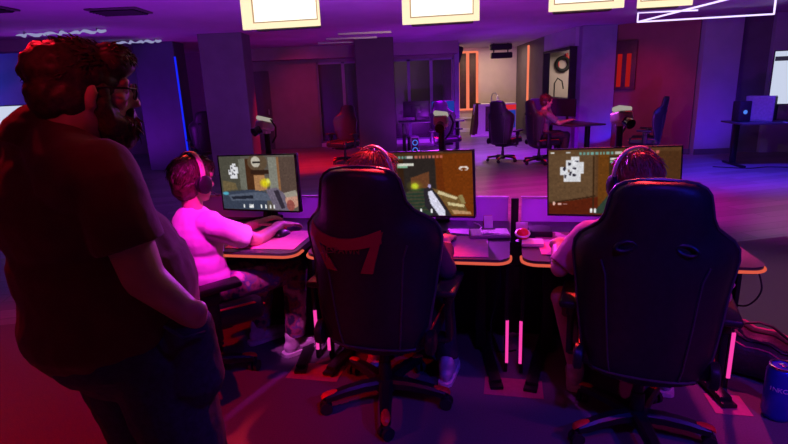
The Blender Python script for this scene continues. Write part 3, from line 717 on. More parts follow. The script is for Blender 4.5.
# headset-like red dome and little silver holder
t = thing('desk_gadget', 'small dark red dome with a silver collar beside the white tray', 'gadget', dpt(.035, .30, .742), AY)  # no lamp, a gadget with a plain red dome
b = MB(); b.lathe([(0, 0), (.034, 0), (.036, .008), (.028, .014), (0, .015)], n=20); obj('foot', b, M['plastic'], t)
b = MB(); b.ell((0, 0, .045), (.034, .034, .034)); obj('dome', b, M['redtrim'], t)
b = MB(); b.torus((0, .0, .05), .034, .006, Matrix.Rotation(R(20), 3, 'X')); obj('collar', b, M['silver'], t)
t = thing('phone_holder', 'small silver holder standing behind the red dome', 'holder', dpt(.035, .44, .742), AY)
b = MB(); b.box((0, 0, .008), (.07, .06, .015), bev=.004); obj('base', b, M['silver'], t)
b = MB(); b.box((0, .01, .04), (.065, .012, .06), (R(-15), 0, 0), bev=.004); obj('cradle', b, M['silver'], t)
# little tent card
t = thing('tent_card', 'small white folded card standing at the back of the middle desk', 'card', dpt(-.155, .60, .742), AY+R(10))
b = MB(); b.box((0, -.018, .035), (.05, .003, .074), (R(-22), 0, 0)); obj('front_leaf', b, M['whiteplastic'], t, False)
b = MB(); b.box((0, .018, .035), (.05, .003, .074), (R(22), 0, 0)); obj('back_leaf', b, M['redcloth'], t, False)
b = MB(); b.tube([dpt(-.20, .50, .75), dpt(-.19, .56, .75), dpt(-.21, .62, .75), dpt(-.24, .66, .75)], .004, 6); tag(obj('pen', b, M['whiteplastic']), 'thin pale pen lying beside the folded card', 'pen')
# cables under the desks
def cable(label, pts, r=.005):
    n = 40; out = []
    P_ = [V(p) for p in pts]; P_ = [P_[0]]+P_+[P_[-1]]
    for i in range(1, len(P_)-2):
        for k in range(10):
            f = k/10; a, b_, c, d = P_[i-1], P_[i], P_[i+1], P_[i+2]
            out.append(.5*((2*b_)+(c-a)*f+(2*a-5*b_+4*c-d)*f*f+(3*b_-a-3*c+d)*f**3))
    out.append(P_[-2]); b = MB(); b.tube(out, r, 6); return tag(obj('cable', b, M['matte']), label, 'cable', 'cables under the desks')
cable('black cable hanging in a round loop under the right desk', [dpt(.10, .70, .70), dpt(.08, .62, .50), dpt(.12, .58, .36), dpt(.24, .58, .30), dpt(.30, .60, .40), dpt(.22, .62, .50), dpt(.10, .62, .42), dpt(.16, .60, .28), dpt(.34, .60, .30), dpt(.40, .66, .62)])
cable('black cable sagging across the gap between the middle and right desks', [dpt(-.30, .66, .66), dpt(-.15, .58, .56), dpt(.05, .55, .52), dpt(.25, .6, .56), dpt(.36, .66, .66)])
cable('black cable drooping from the middle desk to the floor', [dpt(-.10, .70, .68), dpt(-.08, .55, .40), dpt(-.13, .50, .18), dpt(-.10, .46, .02), dpt(.02, .5, .006)])
cable('black cable drooping from the right corner of the right desk', [dpt(1.06, .10, .715), dpt(1.07, .05, .62), dpt(1.03, .08, .53), dpt(.98, .2, .5)], .004)

for lb_, t_ in (('pink square patch on the floor between the feet of the middle and right desks', 0), ('pink square patch on the floor between the feet of the left and middle desks', -1.1), ('pink square patch on the floor at the right foot of the right desk', 1.02)):
    p = dpt(t_, .10, .0015); b = MB(); b.box((0, 0, 0), (.30 if t_ < 1 else .16, .17, .002)); o = obj('floor_patch', b, M['patch'], None, False); o.location = p; o.rotation_euler = (0, 0, AY); tag(o, lb_, 'patch', 'pink floor patches')  # thin flat pink rectangles laid on the floor at the desk ends
# ------------------------------------------------------------------ can and bag at the right
t = thing('drinks_can', 'big blue can with pale lettering standing on the carpet at the right edge', 'can', (1.752, 2.135, 0), 0)
b = MB(); b.lathe([(0, 0), (.048, 0), (.056, .006), (.064, .03), (.064, .235), (.058, .25), (.052, .258)], n=32); cb = obj('can_body', b, M['bluecan'], t)
b = MB(); b.torus((0, 0, .262), .052, .006); b.lathe([(0, .252), (.05, .252), (.05, .256), (0, .256)], n=24); b.box((0, .005, .262), (.02, .035, .004), bev=.001); obj('can_lid', b, M['canrim'], t)
# lettering wraps the front of the can
cu = None
for i, ch in enumerate('INKCI'):
    a = R(-128+(i-2)*17)
    p = V((math.cos(a)*.0645, math.sin(a)*.0645, .165))
    text('letter', ch, .03, .001, M['letter'], cb, p, (R(90), 0, a+R(90)))
b = MB(); a = R(-70); p = V((math.cos(a)*.0645, math.sin(a)*.0645, .165)); b.ell(p, (.012, .004, .02), Matrix.Rotation(a+R(90), 3, 'Z')); obj('emblem', b, M['letter'], cb)

t = thing('duffel_bag', 'black duffel bag with dark pink webbing slumped on the carpet behind the blue can', 'bag', (1.86, 2.42, 0))
b = MB(); ax0 = V((-.16, .30, .13)); ax1 = V((.28, -.12, .09)); d = (ax1-ax0); side = V((d.y, -d.x, 0)).normalized()*-1
rings = []
for k in range(13):
    f = k/12; e = (1-abs(2*f-1)**4)**.5*.9+.1; c = ax0.lerp(ax1, f); c.z = 0
    hgt = (.27-.09*f)*e*(1+.05*math.sin(k*2.1)); hw = (.15)*e*(1+.06*math.sin(k*1.7+1))
    rings.append([c+side*hw*math.copysign(abs(math.cos(u))**.7, math.cos(u))+V((0, 0, hgt*.5+hgt*.5*math.copysign(abs(math.sin(u))**.7, math.sin(u)))) for u in [2*math.pi*j/24 for j in range(24)]])
b.loft(rings); bb = obj('bag_body', b, M['bag'], t)
for q, (u0, nm, mm, rr) in enumerate(((.9, 'strap', 'bagtrim', .012), (1.5, 'strap', 'matte', .016), (2.1, 'strap', 'bag', .016), (2.55, 'zip', 'bagtrim', .006))):
    b = MB(); pts = []
    for k in range(1, 12):
        r = rings[k]; j = u0/(2*math.pi)*24; j0 = int(j); pts.append(r[j0].lerp(r[j0+1], j-j0)*1.0+V((0, 0, .004)))
    b.tube(pts, rr, 8, .5); obj(nm, b, M[mm], bb)
b = MB(); pts = [rings[3][6]+V((0, 0, .005))]+[rings[3][6].lerp(rings[9][6], f)+V((-.03, -.05, .09*math.sin(math.pi*f))) for f in (.2, .4, .6, .8)]+[rings[9][6]+V((0, 0, .005))]
b.tube(pts, .013, 8, .5); obj('handle', b, M['bag'], bb)

# ------------------------------------------------------------------ people
def hand(mb, wrist, d, up, side, curl=.5):
    wrist = V(wrist); d = V(d).normalized(); up = V(up); up = (up-d*up.dot(d)).normalized(); lat = d.cross(up).normalized()   # lat = to the right of d
    th = lat*(-side)                                # thumb side: left of a right hand
    rot = Matrix((lat, d, up)).transposed()
    mb.cap(wrist-d*.03, wrist+d*.02, .027, .027); mb.ell(wrist+d*.05, (.040, .055, .017), rot)
    for off, L in ((-.032, .062), (-.011, .078), (.011, .084), (.032, .074)):
        p = wrist+d*.088+th*off; a = curl*.5
        for s, (ln, r0, r1) in enumerate(((L*.5, .0098, .009), (L*.3, .009, .0082), (L*.22, .0082, .007))):
            dd = d*math.cos(a)-up*math.sin(a)+th*off*1.2; q = p+dd.normalized()*ln
            mb.cap(p, q, r0, r1, 10); p = q; a += curl
    p = wrist+d*.028+th*.03; dd = (d*.65+th*.7-up*.25).normalized(); q = p+dd*.042; mb.cap(p, q, .013, .011, 10); q2 = q+(d*.9+th*.15-up*.3).normalized()*.034; mb.cap(q, q2, .011, .009, 10)
def head_prims(mb, c, rot, k=1., jaw=1., ear=.079):
    f = lambda x, y, z: V(c)+rot @ V((x*k, y*k, z*k))
    E = lambda p, r: mb.ell(f(*p), tuple(q*k for q in r), rot)
    E((0, -.012, .035), (.077, .098, .098)); E((0, .02, -.01), (.068, .078, .085)); E((0, .035, -.062), (.056*jaw, .06, .052*jaw)); E((0, .068, -.092), (.026, .024, .022))
    mb.cap(f(0, .088, .018), f(0, .112, -.022), .010*k, .015*k); E((0, .098, -.028), (.02, .014, .011))
    E((0, .088, -.060), (.026, .013, .008)); E((0, .087, -.071), (.022, .012, .008)); mb.cap(f(-.045, .078, .035), f(.045, .078, .035), .014*k, .014*k)
    for sx in (-1, 1):
        E((sx*.045, .062, -.018), (.024, .024, .022))
        mb.ell(f(sx*ear, -.008, -.008), (.009*k, .018*k, .029*k), rot @ Matrix.Rotation(R(-12), 3, 'X') @ Matrix.Rotation(R(sx*-18), 3, 'Z')); E((sx*(ear-.002), -.002, -.035), (.009, .011, .012))
def eyes(c, rot, parent, k=1.):
    for sx in (-1, 1):
        b = MB(); b.ell(V(c)+rot @ V((sx*.031*k, .079*k, .012*k)), (.012*k,)*3, rot, 12); e = obj('eye', b, M['whiteplastic'], parent)
        b = MB(); b.ell(V(c)+rot @ V((sx*.031*k, .0885*k, .012*k)), (.0055*k, .003*k, .0055*k), rot, 10); obj('iris', b, M['matte'], e)
def hair_strands(mb, c, rot, rad, n, ln, keep, flow, r0=.0035, seed=1, jit=.35):
    rng = random.Random(seed); k = 0
    while k < n:
        z = rng.uniform(-.9, 1); a = rng.uniform(0, 2*math.pi); q = math.sqrt(max(0, 1-z*z)); d = V((q*math.cos(a), q*math.sin(a), z))
        if not keep(d): continue
        k += 1; p = V((d.x*rad[0], d.y*rad[1], d.z*rad[2])); nrm = V((d.x/rad[0], d.y/rad[1], d.z/rad[2])).normalized()
        fl = V(flow(d)); fl = fl-nrm*fl.dot(nrm); fl = fl.normalized() if fl.length > 1e-4 else V((0, 0, -1))
        j = V((rng.gauss(0, jit), rng.gauss(0, jit), rng.gauss(0, jit))); l = ln*rng.uniform(.6, 1.25); pts = [p-nrm*.004]
        dr = (fl+nrm*(.12+jit)+j).normalized()
        for s in range(3):
            pts.append(pts[-1]+dr*l/3); dr = (dr+fl*.25-nrm*.28+j*.25).normalized()
        mb.tube([V(c)+rot @ x for x in pts], [r0, r0*.9, r0*.65, r0*.15], 4)
def hair(name, c, rot, m, parent, shape, n, ln, keep, flow, seed=1, r0=.0035, jit=.35, vox=.008):
    b = MB()
    for p, r in shape: b.ell(V(c)+rot @ V(p), r, rot)
    o = remesh(name, b, m, parent, vox, 2, (.018, .03))
    b = MB(); p0, r_ = shape[0]
    hair_strands(b, V(c)+rot @ V(p0), rot, r_, n, ln, keep, flow, r0, seed, jit)
    if len(shape) > 2: hair_strands(b, V(c)+rot @ V(shape[2][0]), rot, shape[2][1], n//4, ln*.8, lambda d: d.y > -.2 and d.z > -.1, lambda d: (0, .5, -.5), r0, seed+50, jit)
    obj('hair_strands', b, m, o); return o
def make_headset(label, loc, rot, bandm, parentloc=None, k=1., mic=True):
    t = thing('headset', label, 'headset', loc, 0, 'headsets worn by the players'); t.rotation_euler = rot.to_euler()
    b = MB(); pts = [V((math.cos(a)*.101*k, -.012, .02+math.sin(a)*.128*k)) for a in [math.pi*j/20 for j in range(21)]]
    b.tube(pts, .014*k, 8, .45, up=(1, 0, 0)); obj('headband', b, bandm, t)
    for sx in (-1, 1):
        b = MB(); b.lathe([(0, -.02), (.038, -.02), (.043, -.01), (.042, .012), (.03, .02), (0, .022)], (sx*.098*k, -.006, -.01), 20, Matrix.Rotation(R(90*sx), 3, 'Y') @ Matrix.Diagonal((1.15, .95, 1)))
        e = obj('ear_cup', b, M['plastic'], t)
        b = MB(); b.torus((sx*.084*k, -.006, -.01), .034, .011, Matrix.Rotation(R(90), 3, 'Y')); obj('ear_pad', b, M['matte'], e)
    if mic:
        b = MB(); b.tube([(.1*k, .01, -.03), (.098*k, .06, -.065), (.06*k, .105, -.075)], [.004, .004, .008], 6); obj('microphone', b, M['matte'], t)
    return t
def RZ(a): return Matrix.Rotation(a, 3, 'Z')
def headrot(yaw, pitch=0, roll=0): return Matrix.Rotation(yaw, 3, 'Z') @ Matrix.Rotation(pitch, 3, 'X') @ Matrix.Rotation(roll, 3, 'Y')

def shoe(name, ankle, yaw, m, parent, k=1.):
    b = MB(); a = V(ankle); rm = RZ(yaw); f = lambda x, y, z: a+rm @ V((x, y, z-a.z))
    b.ell(f(0, -.03, .055), (.038*k, .055*k, .045), rm); b.ell(f(0, .06, .045), (.042*k, .09*k, .036), rm); b.ell(f(0, .13, .035), (.045*k, .055*k, .03), rm); b.cap(f(0, -.02, .06), f(0, -.025, .12), .042, .044)
    o = remesh(name, b, m, parent, .007, 3)
    b = MB(); rings = []
    for y, w in ((-.095, .02), (-.08, .036), (-.03, .042), (.05, .045), (.12, .05), (.17, .04), (.19, .018)):
        rings.append([f(-w*k, y, .003), f(-w*k, y, .024), f(w*k, y, .024), f(w*k, y, .003)])
    b.loft(rings); obj('sole', b, M['whiteplastic'], o); return o

def seated(label, base, yaw, J_, shirt, pants, sleeve, legcut, shoem, vox=.007, slim=1.):
    """J_ : joints in world coordinates relative to base, already rotated"""
    t = thing('person', label, 'person', base)
    rot = RZ(yaw); L = lambda p: rot @ V(p)
    hc, hr = J_['head'], J_['hrot']; nk = J_['neck']; hip = J_['hip']; s = slim
    b = MB(); head_prims(b, hc, hr)
    b.cap(nk-V((0, 0, .05)), hc+hr @ V((0, -.02, -.05)), .056, .052)
    ch = nk.lerp(hip, .33); wa = nk.lerp(hip, .68)
    spine = (nk-hip).normalized(); lat = L((1, 0, 0)); fr = spine.cross(lat)*-1
    tr = Matrix((lat, fr, spine)).transposed()
    def torso(bb, i):
        bb.ell(ch, (.165*s+i, .112*s+i, .17), tr); bb.ell(wa, (.15*s+i, .108*s+i, .16), tr); bb.ell(hip+V((0, 0, .02)), (.165*s+i, .125*s+i, .12), rot)
        bb.cap(J_['sl'].lerp(J_['sr'], .12), J_['sr'].lerp(J_['sl'], .12), .062+i, .062+i); bb.cap(nk+V((0, 0, -.035)), ch, .07+i*.6, .1+i)
    torso(b, 0)
    for sd in 'lr':
        b.cap(J_['s'+sd], J_['e'+sd], .050*s, .041*s); b.cap(J_['e'+sd], J_['w'+sd], .041*s, .027)
        if J_.get('h'+sd): hand(b, J_['w'+sd], J_['h'+sd], J_.get('u'+sd, (0, 0, 1)), 1 if sd == 'r' else -1, .38)
        else: hand(b, J_['w'+sd], J_['w'+sd]-J_['e'+sd], (0, 0, 1), 1 if sd == 'r' else -1, .38)
        b.cap(J_['p'+sd], J_['k'+sd], .078*s, .056*s); b.cap(J_['k'+sd], J_['a'+sd], .053*s, .036)
    body = remesh('body', b, M['skin'], t, vox*.8, 4)
    eyes(hc, hr, t)
    b = MB(); torso(b, .016)
    for sd in 'lr':
        e0 = J_['s'+sd]; e1 = J_['e'+sd]; w = J_['w'+sd]
        if sleeve <= 1:
            m_ = e0.lerp(e1, sleeve); b.cap(e0, e0.lerp(e1, sleeve*.5), .066, .066); b.cyl(e0, m_, .066, .066)
        else:
            b.cap(e0, e1, .066, .055); b.cyl(e1, e1.lerp(w, sleeve-1), .053, .043); b.cap(e1, e1.lerp(w, (sleeve-1)*.6), .054, .047)
    remesh('shirt', b, shirt, t, vox, 5, (.012, .09))
    b = MB(); b.ell(hip+V((0, 0, -.005)), (.178*s, .14*s, .105), rot)
    for sd in 'lr':
        p, kn, an = J_['p'+sd], J_['k'+sd], J_['a'+sd]
        b.cap(p, p.lerp(kn, .9 if legcut >= 1 else legcut*.8), .094*s, .076*s)
        if legcut >= 1:
            b.cap(kn, kn.lerp(an, .1), .076, .072); b.cyl(kn, kn.lerp(an, .93), .075, .062)
        else: b.cyl(p, p.lerp(kn, legcut), .094, .085)
    remesh('trousers' if legcut >= 1 else 'shorts', b, pants, t, vox, 4, (.012, .08))
    for sd in 'lr': shoe('shoe', J_['a'+sd], yaw, shoem, t)
    return t

def joints(base, yaw, d):
    rot = RZ(yaw); o = {}
    for k, v in d.items():
        if k == 'hrot': o[k] = RZ(yaw+v[0]) @ Matrix.Rotation(v[1], 3, 'X') @ Matrix.Rotation(v[2], 3, 'Y')
        elif isinstance(v, tuple) and len(v) == 4: o[k] = V(v[:3])-base          # world position
        else: o[k] = rot @ V(v)
    return o
# --- left player: pale shirt, patterned trousers
dL_ = dict(head=(-.064, .05, 1.115), hrot=(R(14), R(-6), R(0)), neck=(-.04, .02, .96), hip=(0, .02, .565), sl=(-.20, .03, .885), sr=(.15, .05, .90), el=(-.24, .22, .72), er=(-.765, 2.80, .765, 0), wl=(-.16, .42, .785), wr=(-.675, 3.02, .79, 0),
           pl=(-.09, .03, .53), pr=(.10, .03, .53), kl=(-.16, .44, .53), kr=(-.60, 2.96, .54, 0), al=(-.2, .40, .085), ar=(-.63, 2.94, .085, 0))
jL = joints(BL, YL, dL_); jL['hr'] = V((.6, .8, -.1))
pL = seated('seated player in a bright pink t-shirt and patterned trousers, hand on a mouse', BL, YL, jL, M['white'], M['floral'], .72, 1., M['shoe'])
keepS = lambda d: d.z > -.55 and not (d.y > .35 and d.z < .45)
hair('hair', jL['head'], jL['hrot'], M['hairbrown'], pL, [((0, -.022, .04), (.093, .108, .103)), ((0, -.05, -.03), (.078, .07, .075)), ((0, .05, .085), (.07, .055, .045))], 520, .045, keepS, lambda d: (0, -.3+d.y*.2, -.8), 3, .003, .18)
make_headset('headset with a beige headband worn by the player in the bright pink shirt', BL+jL['head'], jL['hrot'], M['beige'], k=1.06)
# --- middle player
dC_ = dict(head=(-.045, .10, 1.135), hrot=(R(-14), R(-4), 0), neck=(-.02, .05, .975), hip=(0, .02, .565), sl=(-.185, .06, .92), sr=(.185, .06, .92), el=(-.25, .22, .72), er=(.30, .10, .70), wl=(-.14, .44, .785), wr=(.262, 2.60, .79, 0),
           pl=(-.09, .03, .53), pr=(.10, .03, .53), kl=(-.17, .42, .52), kr=(.21, .38, .52), al=(-.18, .38, .085), ar=(.27, .26, .085))
jC = joints(BC, YC, dC_); jC['hr'] = V((.25, .9, -.1))
pC = seated('seated middle player with reddish hair above the headrest of the red banded chair', BC, YC, jC, M['darkcloth'], M['darkpants'], 1.7, 1., M['shoe'])
hair('hair', jC['head'], jC['hrot'], M['hairblond'], pC, [((0, -.02, .035), (.095, .112, .106)), ((0, -.055, -.06), (.08, .065, .11)), ((0, .05, .08), (.072, .055, .05)), ((.055, -.01, -.06), (.035, .06, .09)), ((-.055, -.01, -.06), (.035, .06, .09))], 520, .075, keepS, lambda d: (0, -.25, -1), 5, .003, .10)
make_headset('black headset with a pale rim worn by the middle player', BC+jC['head'], jC['hrot'], M['silver'], k=1.08)
# --- right player
dR_ = dict(head=(-.03, .13, 1.115), hrot=(R(24), R(-5), 0), neck=(-.0, .07, .95), hip=(0, .02, .565), sl=(-.215, .07, .885), sr=(.19, .04, .87), el=(.745, 2.25, .735, 0), er=(.31, -.02, .68), wl=(.80, 2.47, .785, 0), wr=(.14, .42, .79),
           pl=(-.09, .03, .53), pr=(.10, .03, .53), kl=(.80, 2.36, .545, 0), kr=(.2, .42, .53), al=(.925, 2.48, .085, 0), ar=(.2, .36, .085))
jR = joints(BR, YR, dR_); jR['hl'] = RZ(YR) @ V((.35, .9, -.05))
pR = seated('seated player at the right with short auburn hair and pink sleeve, beyond the blue-lit chair', BR, YR, jR, M['pinkcloth'], M['khaki'], .95, .86, M['shoe'])
hair('hair', jR['head'], jR['hrot'], M['hairred'], pR, [((0, -.022, .04), (.093, .108, .103)), ((0, -.05, -.03), (.078, .07, .075)), ((0, .05, .08), (.07, .055, .045))], 520, .045, keepS, lambda d: (0, -.4, -.8), 7, .003, .14)
make_headset('headset with a pale headband worn by the right player', BR+jR['head'], jR['hrot'], M['beige'], k=1.06)

# --- standing man
MANB = V((-.86, 1.41, 0)); YM = R(-43)
pm = thing('person', 'large bearded standing man in a maroon t-shirt with right hand in jeans pocket', 'person', MANB)
rm = RZ(YM); L = lambda x, y, z: rm @ V((x, y, z))
WM = lambda x, y, z: V((x, y, z))-MANB
HM = WM(-.765, 1.40, 1.582); hrm = headrot(R(-57), R(-7), 0)
KM = .92
shR = WM(-.70, 1.265, 1.39); elR = WM(-.635, 1.25, 1.125); wrR = WM(-.535, 1.28, 1.0)
shL = L(-.25, -.03, 1.40); elL = L(-.27, .0, 1.10); wrL = L(-.25, .14, .92)
b = MB(); head_prims(b, HM, hrm, KM, 1.12, .089)
b.cap(L(0, -.03, 1.40), HM+hrm @ V((0, -.03, -.05)), .088, .078)
b.ell(L(0, -.075, 1.47), (.08, .06, .05), rm)
def mtorso(bb, i):
    bb.ell(L(0, -.02, 1.27), (.215+i, .165+i, .19), rm); bb.ell(L(0, .03, 1.10), (.225+i, .205+i, .21), rm); bb.ell(L(0, .0, .95)+V((.03, 0, 0)), (.23+i, .21+i, .16), rm)
    bb.cap(L(-.16, -.03, 1.40), L(.15, -.025, 1.395), .085+i, .08+i); bb.cap(L(0, -.04, 1.465), L(0, -.01, 1.3), .095+i*.4, .15+i); bb.cap(L(-.07, -.05, 1.44), L(-.2, -.04, 1.37), .07+i, .09+i); bb.cap(L(.07, -.04, 1.445), L(.17, -.03, 1.38), .065+i, .085+i); bb.ell(L(0, -.07, 1.34), (.15+i, .09+i, .12), rm)
mtorso(b, 0)
b.cap(shR, elR, .066, .052); b.cap(elR, wrR, .052, .034); hand(b, wrR, V((-.5, .35, -.8)), V((.62, -.78, .0)), 1, .25)
b.cap(shL, elL, .062, .05); b.cap(elL, wrL, .05, .033); hand(b, wrL, V((.1, .1, -1)), L(-1, 0, 0), -1, .4)
hpR = L(.105, .02, .86)+V((.085, 0, 0)); hpL = L(-.09, .0, .86)+V((.055, 0, 0)); knR = L(.115, .03, .50)+V((.12, 0, 0)); knL = L(-.09, .02, .50)+V((.085, 0, 0)); anR = L(.12, -.02, .09)+V((.12, 0, 0)); anL = L(-.12, -.04, .09)+V((.085, 0, 0))
for h_, k_, a_ in ((hpR, knR, anR), (hpL, knL, anL)): b.cap(h_, k_, .098, .07); b.cap(k_, a_, .066, .04)
remesh('body', b, M['skin'], pm, .0065, 4)
eyes(HM, hrm, pm, KM)
b = MB(); mtorso(b, .018)
# hem of the shirt: hangs over the belt
rings = []
for z, sx, sy, yc in ((1.15, .240, .222, .025), (1.05, .248, .228, .02), (.97, .252, .23, .01), (.925, .254, .23, .005)):
    rings.append([L(sx*math.cos(u), yc+sy*math.sin(u), z)+V((.03 if z < 1.1 else .01, 0, 0)) for u in [2*math.pi*j/32 for j in range(32)]])
b.loft(rings)
for s0, e0 in ((shR, elR), (shL, elL)):
    b.cyl(s0, s0.lerp(e0, .68), .086, .084); b.cap(s0+V((0, 0, .0)), s0.lerp(e0, .35), .086, .083)
b.tube([L(0, -.05, 1.44), L(0, -.03, 1.495)], [.115, .1], 20)
remesh('t_shirt', b, M['maroon'], pm, .007, 6, (.014, .11))
b = MB(); b.ell(L(0, .005, .91)+V((.05, 0, 0)), (.243, .22, .15), rm)
b.ell(L(0, -.01, .85)+V((.07, 0, 0)), (.19, .16, .13), rm); b.cap(wrR+V((-.03, .03, -.045)), wrR+V((-.05, .05, -.2)), .066, .09); b.ell(wrR+V((-.09, .07, -.12)), (.10, .10, .13), rm)
for h_, k_, a_ in ((hpR, knR, anR), (hpL, knL, anL)):
    b.cap(h_, k_, .142, .108); b.cap(k_, k_.lerp(a_, .1), .10, .097); b.cyl(k_, k_.lerp(a_, .97), .097, .085)
jn = remesh('jeans', b, M['jeans'], pm, .0075, 5, (.014, .1))
for a_ in (anR, anL): shoe('shoe', a_, YM, M['plastic'], pm, 1.1)
# pocket edge
b = MB(); b.tube([wrR+V((-.06, -.05, -.0)), wrR+V((-.01, -.062, -.03)), wrR+V((.035, -.03, -.03))], .005, 6); obj('pocket_edge', b, M['jeans'], jn)
keepM = lambda d: d.z > -.62 and not (d.y > .28 and d.z < .3) and not (d.y > -.25 and d.z < .05)
hair('hair', HM, hrm, M['hairbrown'], pm, [((0, -.03, .036), (.087, .114, .094)), ((0, -.08, -.012), (.082, .066, .078)), ((0, .047, .082), (.076, .058, .048)), ((0, -.05, .05), (.088, .108, .075)), ((.058, -.05, -.015), (.03, .04, .05)), ((-.058, -.05, -.015), (.03, .04, .05))], 1100, .02, keepM, lambda d: (0, -.8, -.35), 9, .0022, .35, .0075)
b = MB()
fb = lambda x, y, z: HM+hrm @ V((x*KM, y*KM, z*KM))
b.ell(fb(0, .062, -.092), (.056, .052, .05), hrm); b.ell(fb(0, .085, -.072), (.042, .032, .03), hrm); b.cap(fb(-.069, .016, -.03), fb(-.048, .05, -.09), .024, .034); b.cap(fb(.069, .016, -.03), fb(.048, .05, -.09), .024, .034); b.cap(fb(.073, .022, .02), fb(.069, .02, -.03), .014, .022); b.cap(fb(-.073, .022, .02), fb(-.069, .02, -.03), .014, .022); b.cap(fb(.05, .03, -.085), fb(.02, .055, -.135), .026, .032); b.cap(fb(-.05, .03, -.085), fb(-.02, .055, -.135), .026, .032)
b.cap(fb(-.03, .097, -.046), fb(.03, .097, -.046), .011, .011); b.ell(fb(0, .07, -.125), (.042, .04, .032), hrm)
bd = remesh('beard', b, M['beard'], pm, .006, 2, (.014, .022))
b = MB(); hair_strands(b, fb(0, .055, -.085), hrm, (.066, .062, .06), 300, .028, lambda d: d.z < .45 and d.y > -.5, lambda d: (0, .25, -1), .0022, 21, .3); obj('beard_strands', b, M['beard'], bd)
# glasses
g = thing('glasses', 'dark rimmed glasses on the standing man\'s face', 'glasses', MANB+HM); g.rotation_euler = hrm.to_euler()
K = KM
b = MB()
for sx in (-1, 1):
    b.torus((sx*.034*K, .106*K, .010*K), .023, .0028, Matrix.Rotation(R(90), 3, 'X'), sx=1.2, sy=.85)
b.tube([(-.009*K, .108*K, .016*K), (0, .112*K, .019*K), (.009*K, .108*K, .016*K)], .0025, 6); fr_ = obj('frame', b, M['plastic'], g)
for sx in (-1, 1):
    b = MB(); b.tube([(sx*.062*K, .105*K, .017*K), (sx*.084*K, .085*K, .017*K), (sx*.087*K, .0, .014*K), (sx*.084*K, -.02*K, -.008*K)], .003, 6); obj('temple', b, M['plastic'], g)
    b = MB(); b.lathe([(0, -.001), (.022, -.001), (.022, .001), (0, .001)], (sx*.034*K, .106*K, .010*K), 20, Matrix.Rotation(R(90), 3, 'X') @ Matrix.Diagonal((1.2, .85, 1))); obj('lens', b, M['glass'], g)

# ------------------------------------------------------------------ background furniture
G2 = 'gaming chairs across the room'
bgc = [((2.24, 10.55, 0), R(-45), 'black gaming chair seen from behind, left of the distant seated person'),
       ((2.83, 10.05, 0), R(-80), 'gaming chair the distant seated person sits in'),
       ((4.68, 9.55, 0), R(60), 'empty gaming chair by the reddish wall under the red slat panel'),
       ((-3.92, 11.2, 0), R(30), 'gaming chair in the dark gap right of the leftmost column'),
       ((-.98, 11.2, 0), R(150), 'gaming chair in shadow at the left side of the middle column'),
       ((1.15, 11.3, 0), R(200), 'gaming chair in shadow right of the middle column')]
for l, rz, lb_ in bgc: dup(chR, l, rz, lb_, G2)

def bg_desk(label, loc, rz, w, d=.7):
    t = thing('computer_desk', label, 'desk', loc, rz, 'computer desks across the room')
    b = MB(); b.box((0, 0, .725), (w, d, .03), bev=.006); obj('tabletop', b, M['desk'], t)
    for sx in (-1, 1):
        b = MB(); b.box((sx*(w/2-.12), .05, .37), (.08, .07, .68), bev=.005); b.box((sx*(w/2-.12), 0, .02), (.08, d-.06, .035), bev=.008); obj('leg', b, M['deskframe'], t)
    return t
def pc(label, loc, rz, glow=True, side='glass_dark'):
    t = thing('computer_tower', label, 'computer', loc, rz, 'computer towers')
    b = MB(); b.box((0, 0, .21), (.2, .42, .42), bev=.008); obj('case', b, M['greyplastic'], t)
    b = MB(); b.box((-.102, 0, .21), (.004, .36, .36)); obj('side_panel', b, M[side], t, False)
    b = MB(); b.box((0, -.212, .21), (.16, .006, .38)); obj('front_grille', b, M['matte'], t, False)
    if glow:
        for z in (.12, .29):
            b = MB(); b.torus((0, -.219, z), .055, .009, Matrix.Rotation(R(90), 3, 'X')); obj('fan_ring', b, M['bluedot'], t)
    return t
def plain_monitor(label, loc, rz, w, h, front, zc=.27, group='monitors across the room'):
    t = thing('monitor', label, 'monitor', loc, rz, group)
    b = MB(); b.box((0, .02, zc), (w, .035, h), bev=.006); b.box((0, .045, zc), (w*.4, .03, h*.5), bev=.01); obj('housing', b, M['plastic'], t)
    b = MB(); b.box((0, .0, zc), (w-.02, .004, h-.03)); obj('screen', b, front, t, False)
    b = MB(); b.box((0, .05, zc*.5), (.05, .03, zc), bev=.008); b.box((0, .03, .008), (.24, .18, .014), bev=.005); obj('stand', b, M['plastic'], t)
    return t
# distant player's place
bg_desk('dark computer desk in front of the distant seated person', (3.42, 10.35, 0), R(-75), 1.5)
plain_monitor('monitor with its grey back half turned in front of the distant person', (3.45, 10.5, .742), R(-70), .55, .34, M['matte'])
plain_monitor('dark wide monitor at the far end of the distant person\'s desk', (3.2, 10.95, .742), R(-20), .62, .36, M['matte'])
DP = V((2.86, 10.08, 0)); YD = R(-82)
dD = dict(head=(.0, .10, 1.16), hrot=(0, R(-6), 0), neck=(0, .05, 1.0), hip=(0, .02, .565), sl=(-.19, .06, .92), sr=(.19, .06, .92), el=(-.2, .3, .86), er=(.22, .26, .76), wl=(-.12, .2, 1.06), wr=(.12, .52, .80),
          pl=(-.09, .03, .53), pr=(.1, .03, .53), kl=(-.15, .44, .53), kr=(.16, .44, .53), al=(-.15, .40, .085), ar=(.16, .40, .085))
jD = joints(DP, YD, dD)
pD = seated('distant seated person in a grey t-shirt leaning one hand to the head, lit red', DP, YD, jD, M['greycloth'], M['darkpants'], .7, 1., M['shoe'], .012)
hair('hair', jD['head'], jD['hrot'], M['hairbrown'], pD, [((0, -.022, .04), (.093, .108, .103)), ((0, -.05, -.03), (.078, .07, .075))], 160, .05, keepS, lambda d: (0, -.4, -.8), 13, vox=.012)
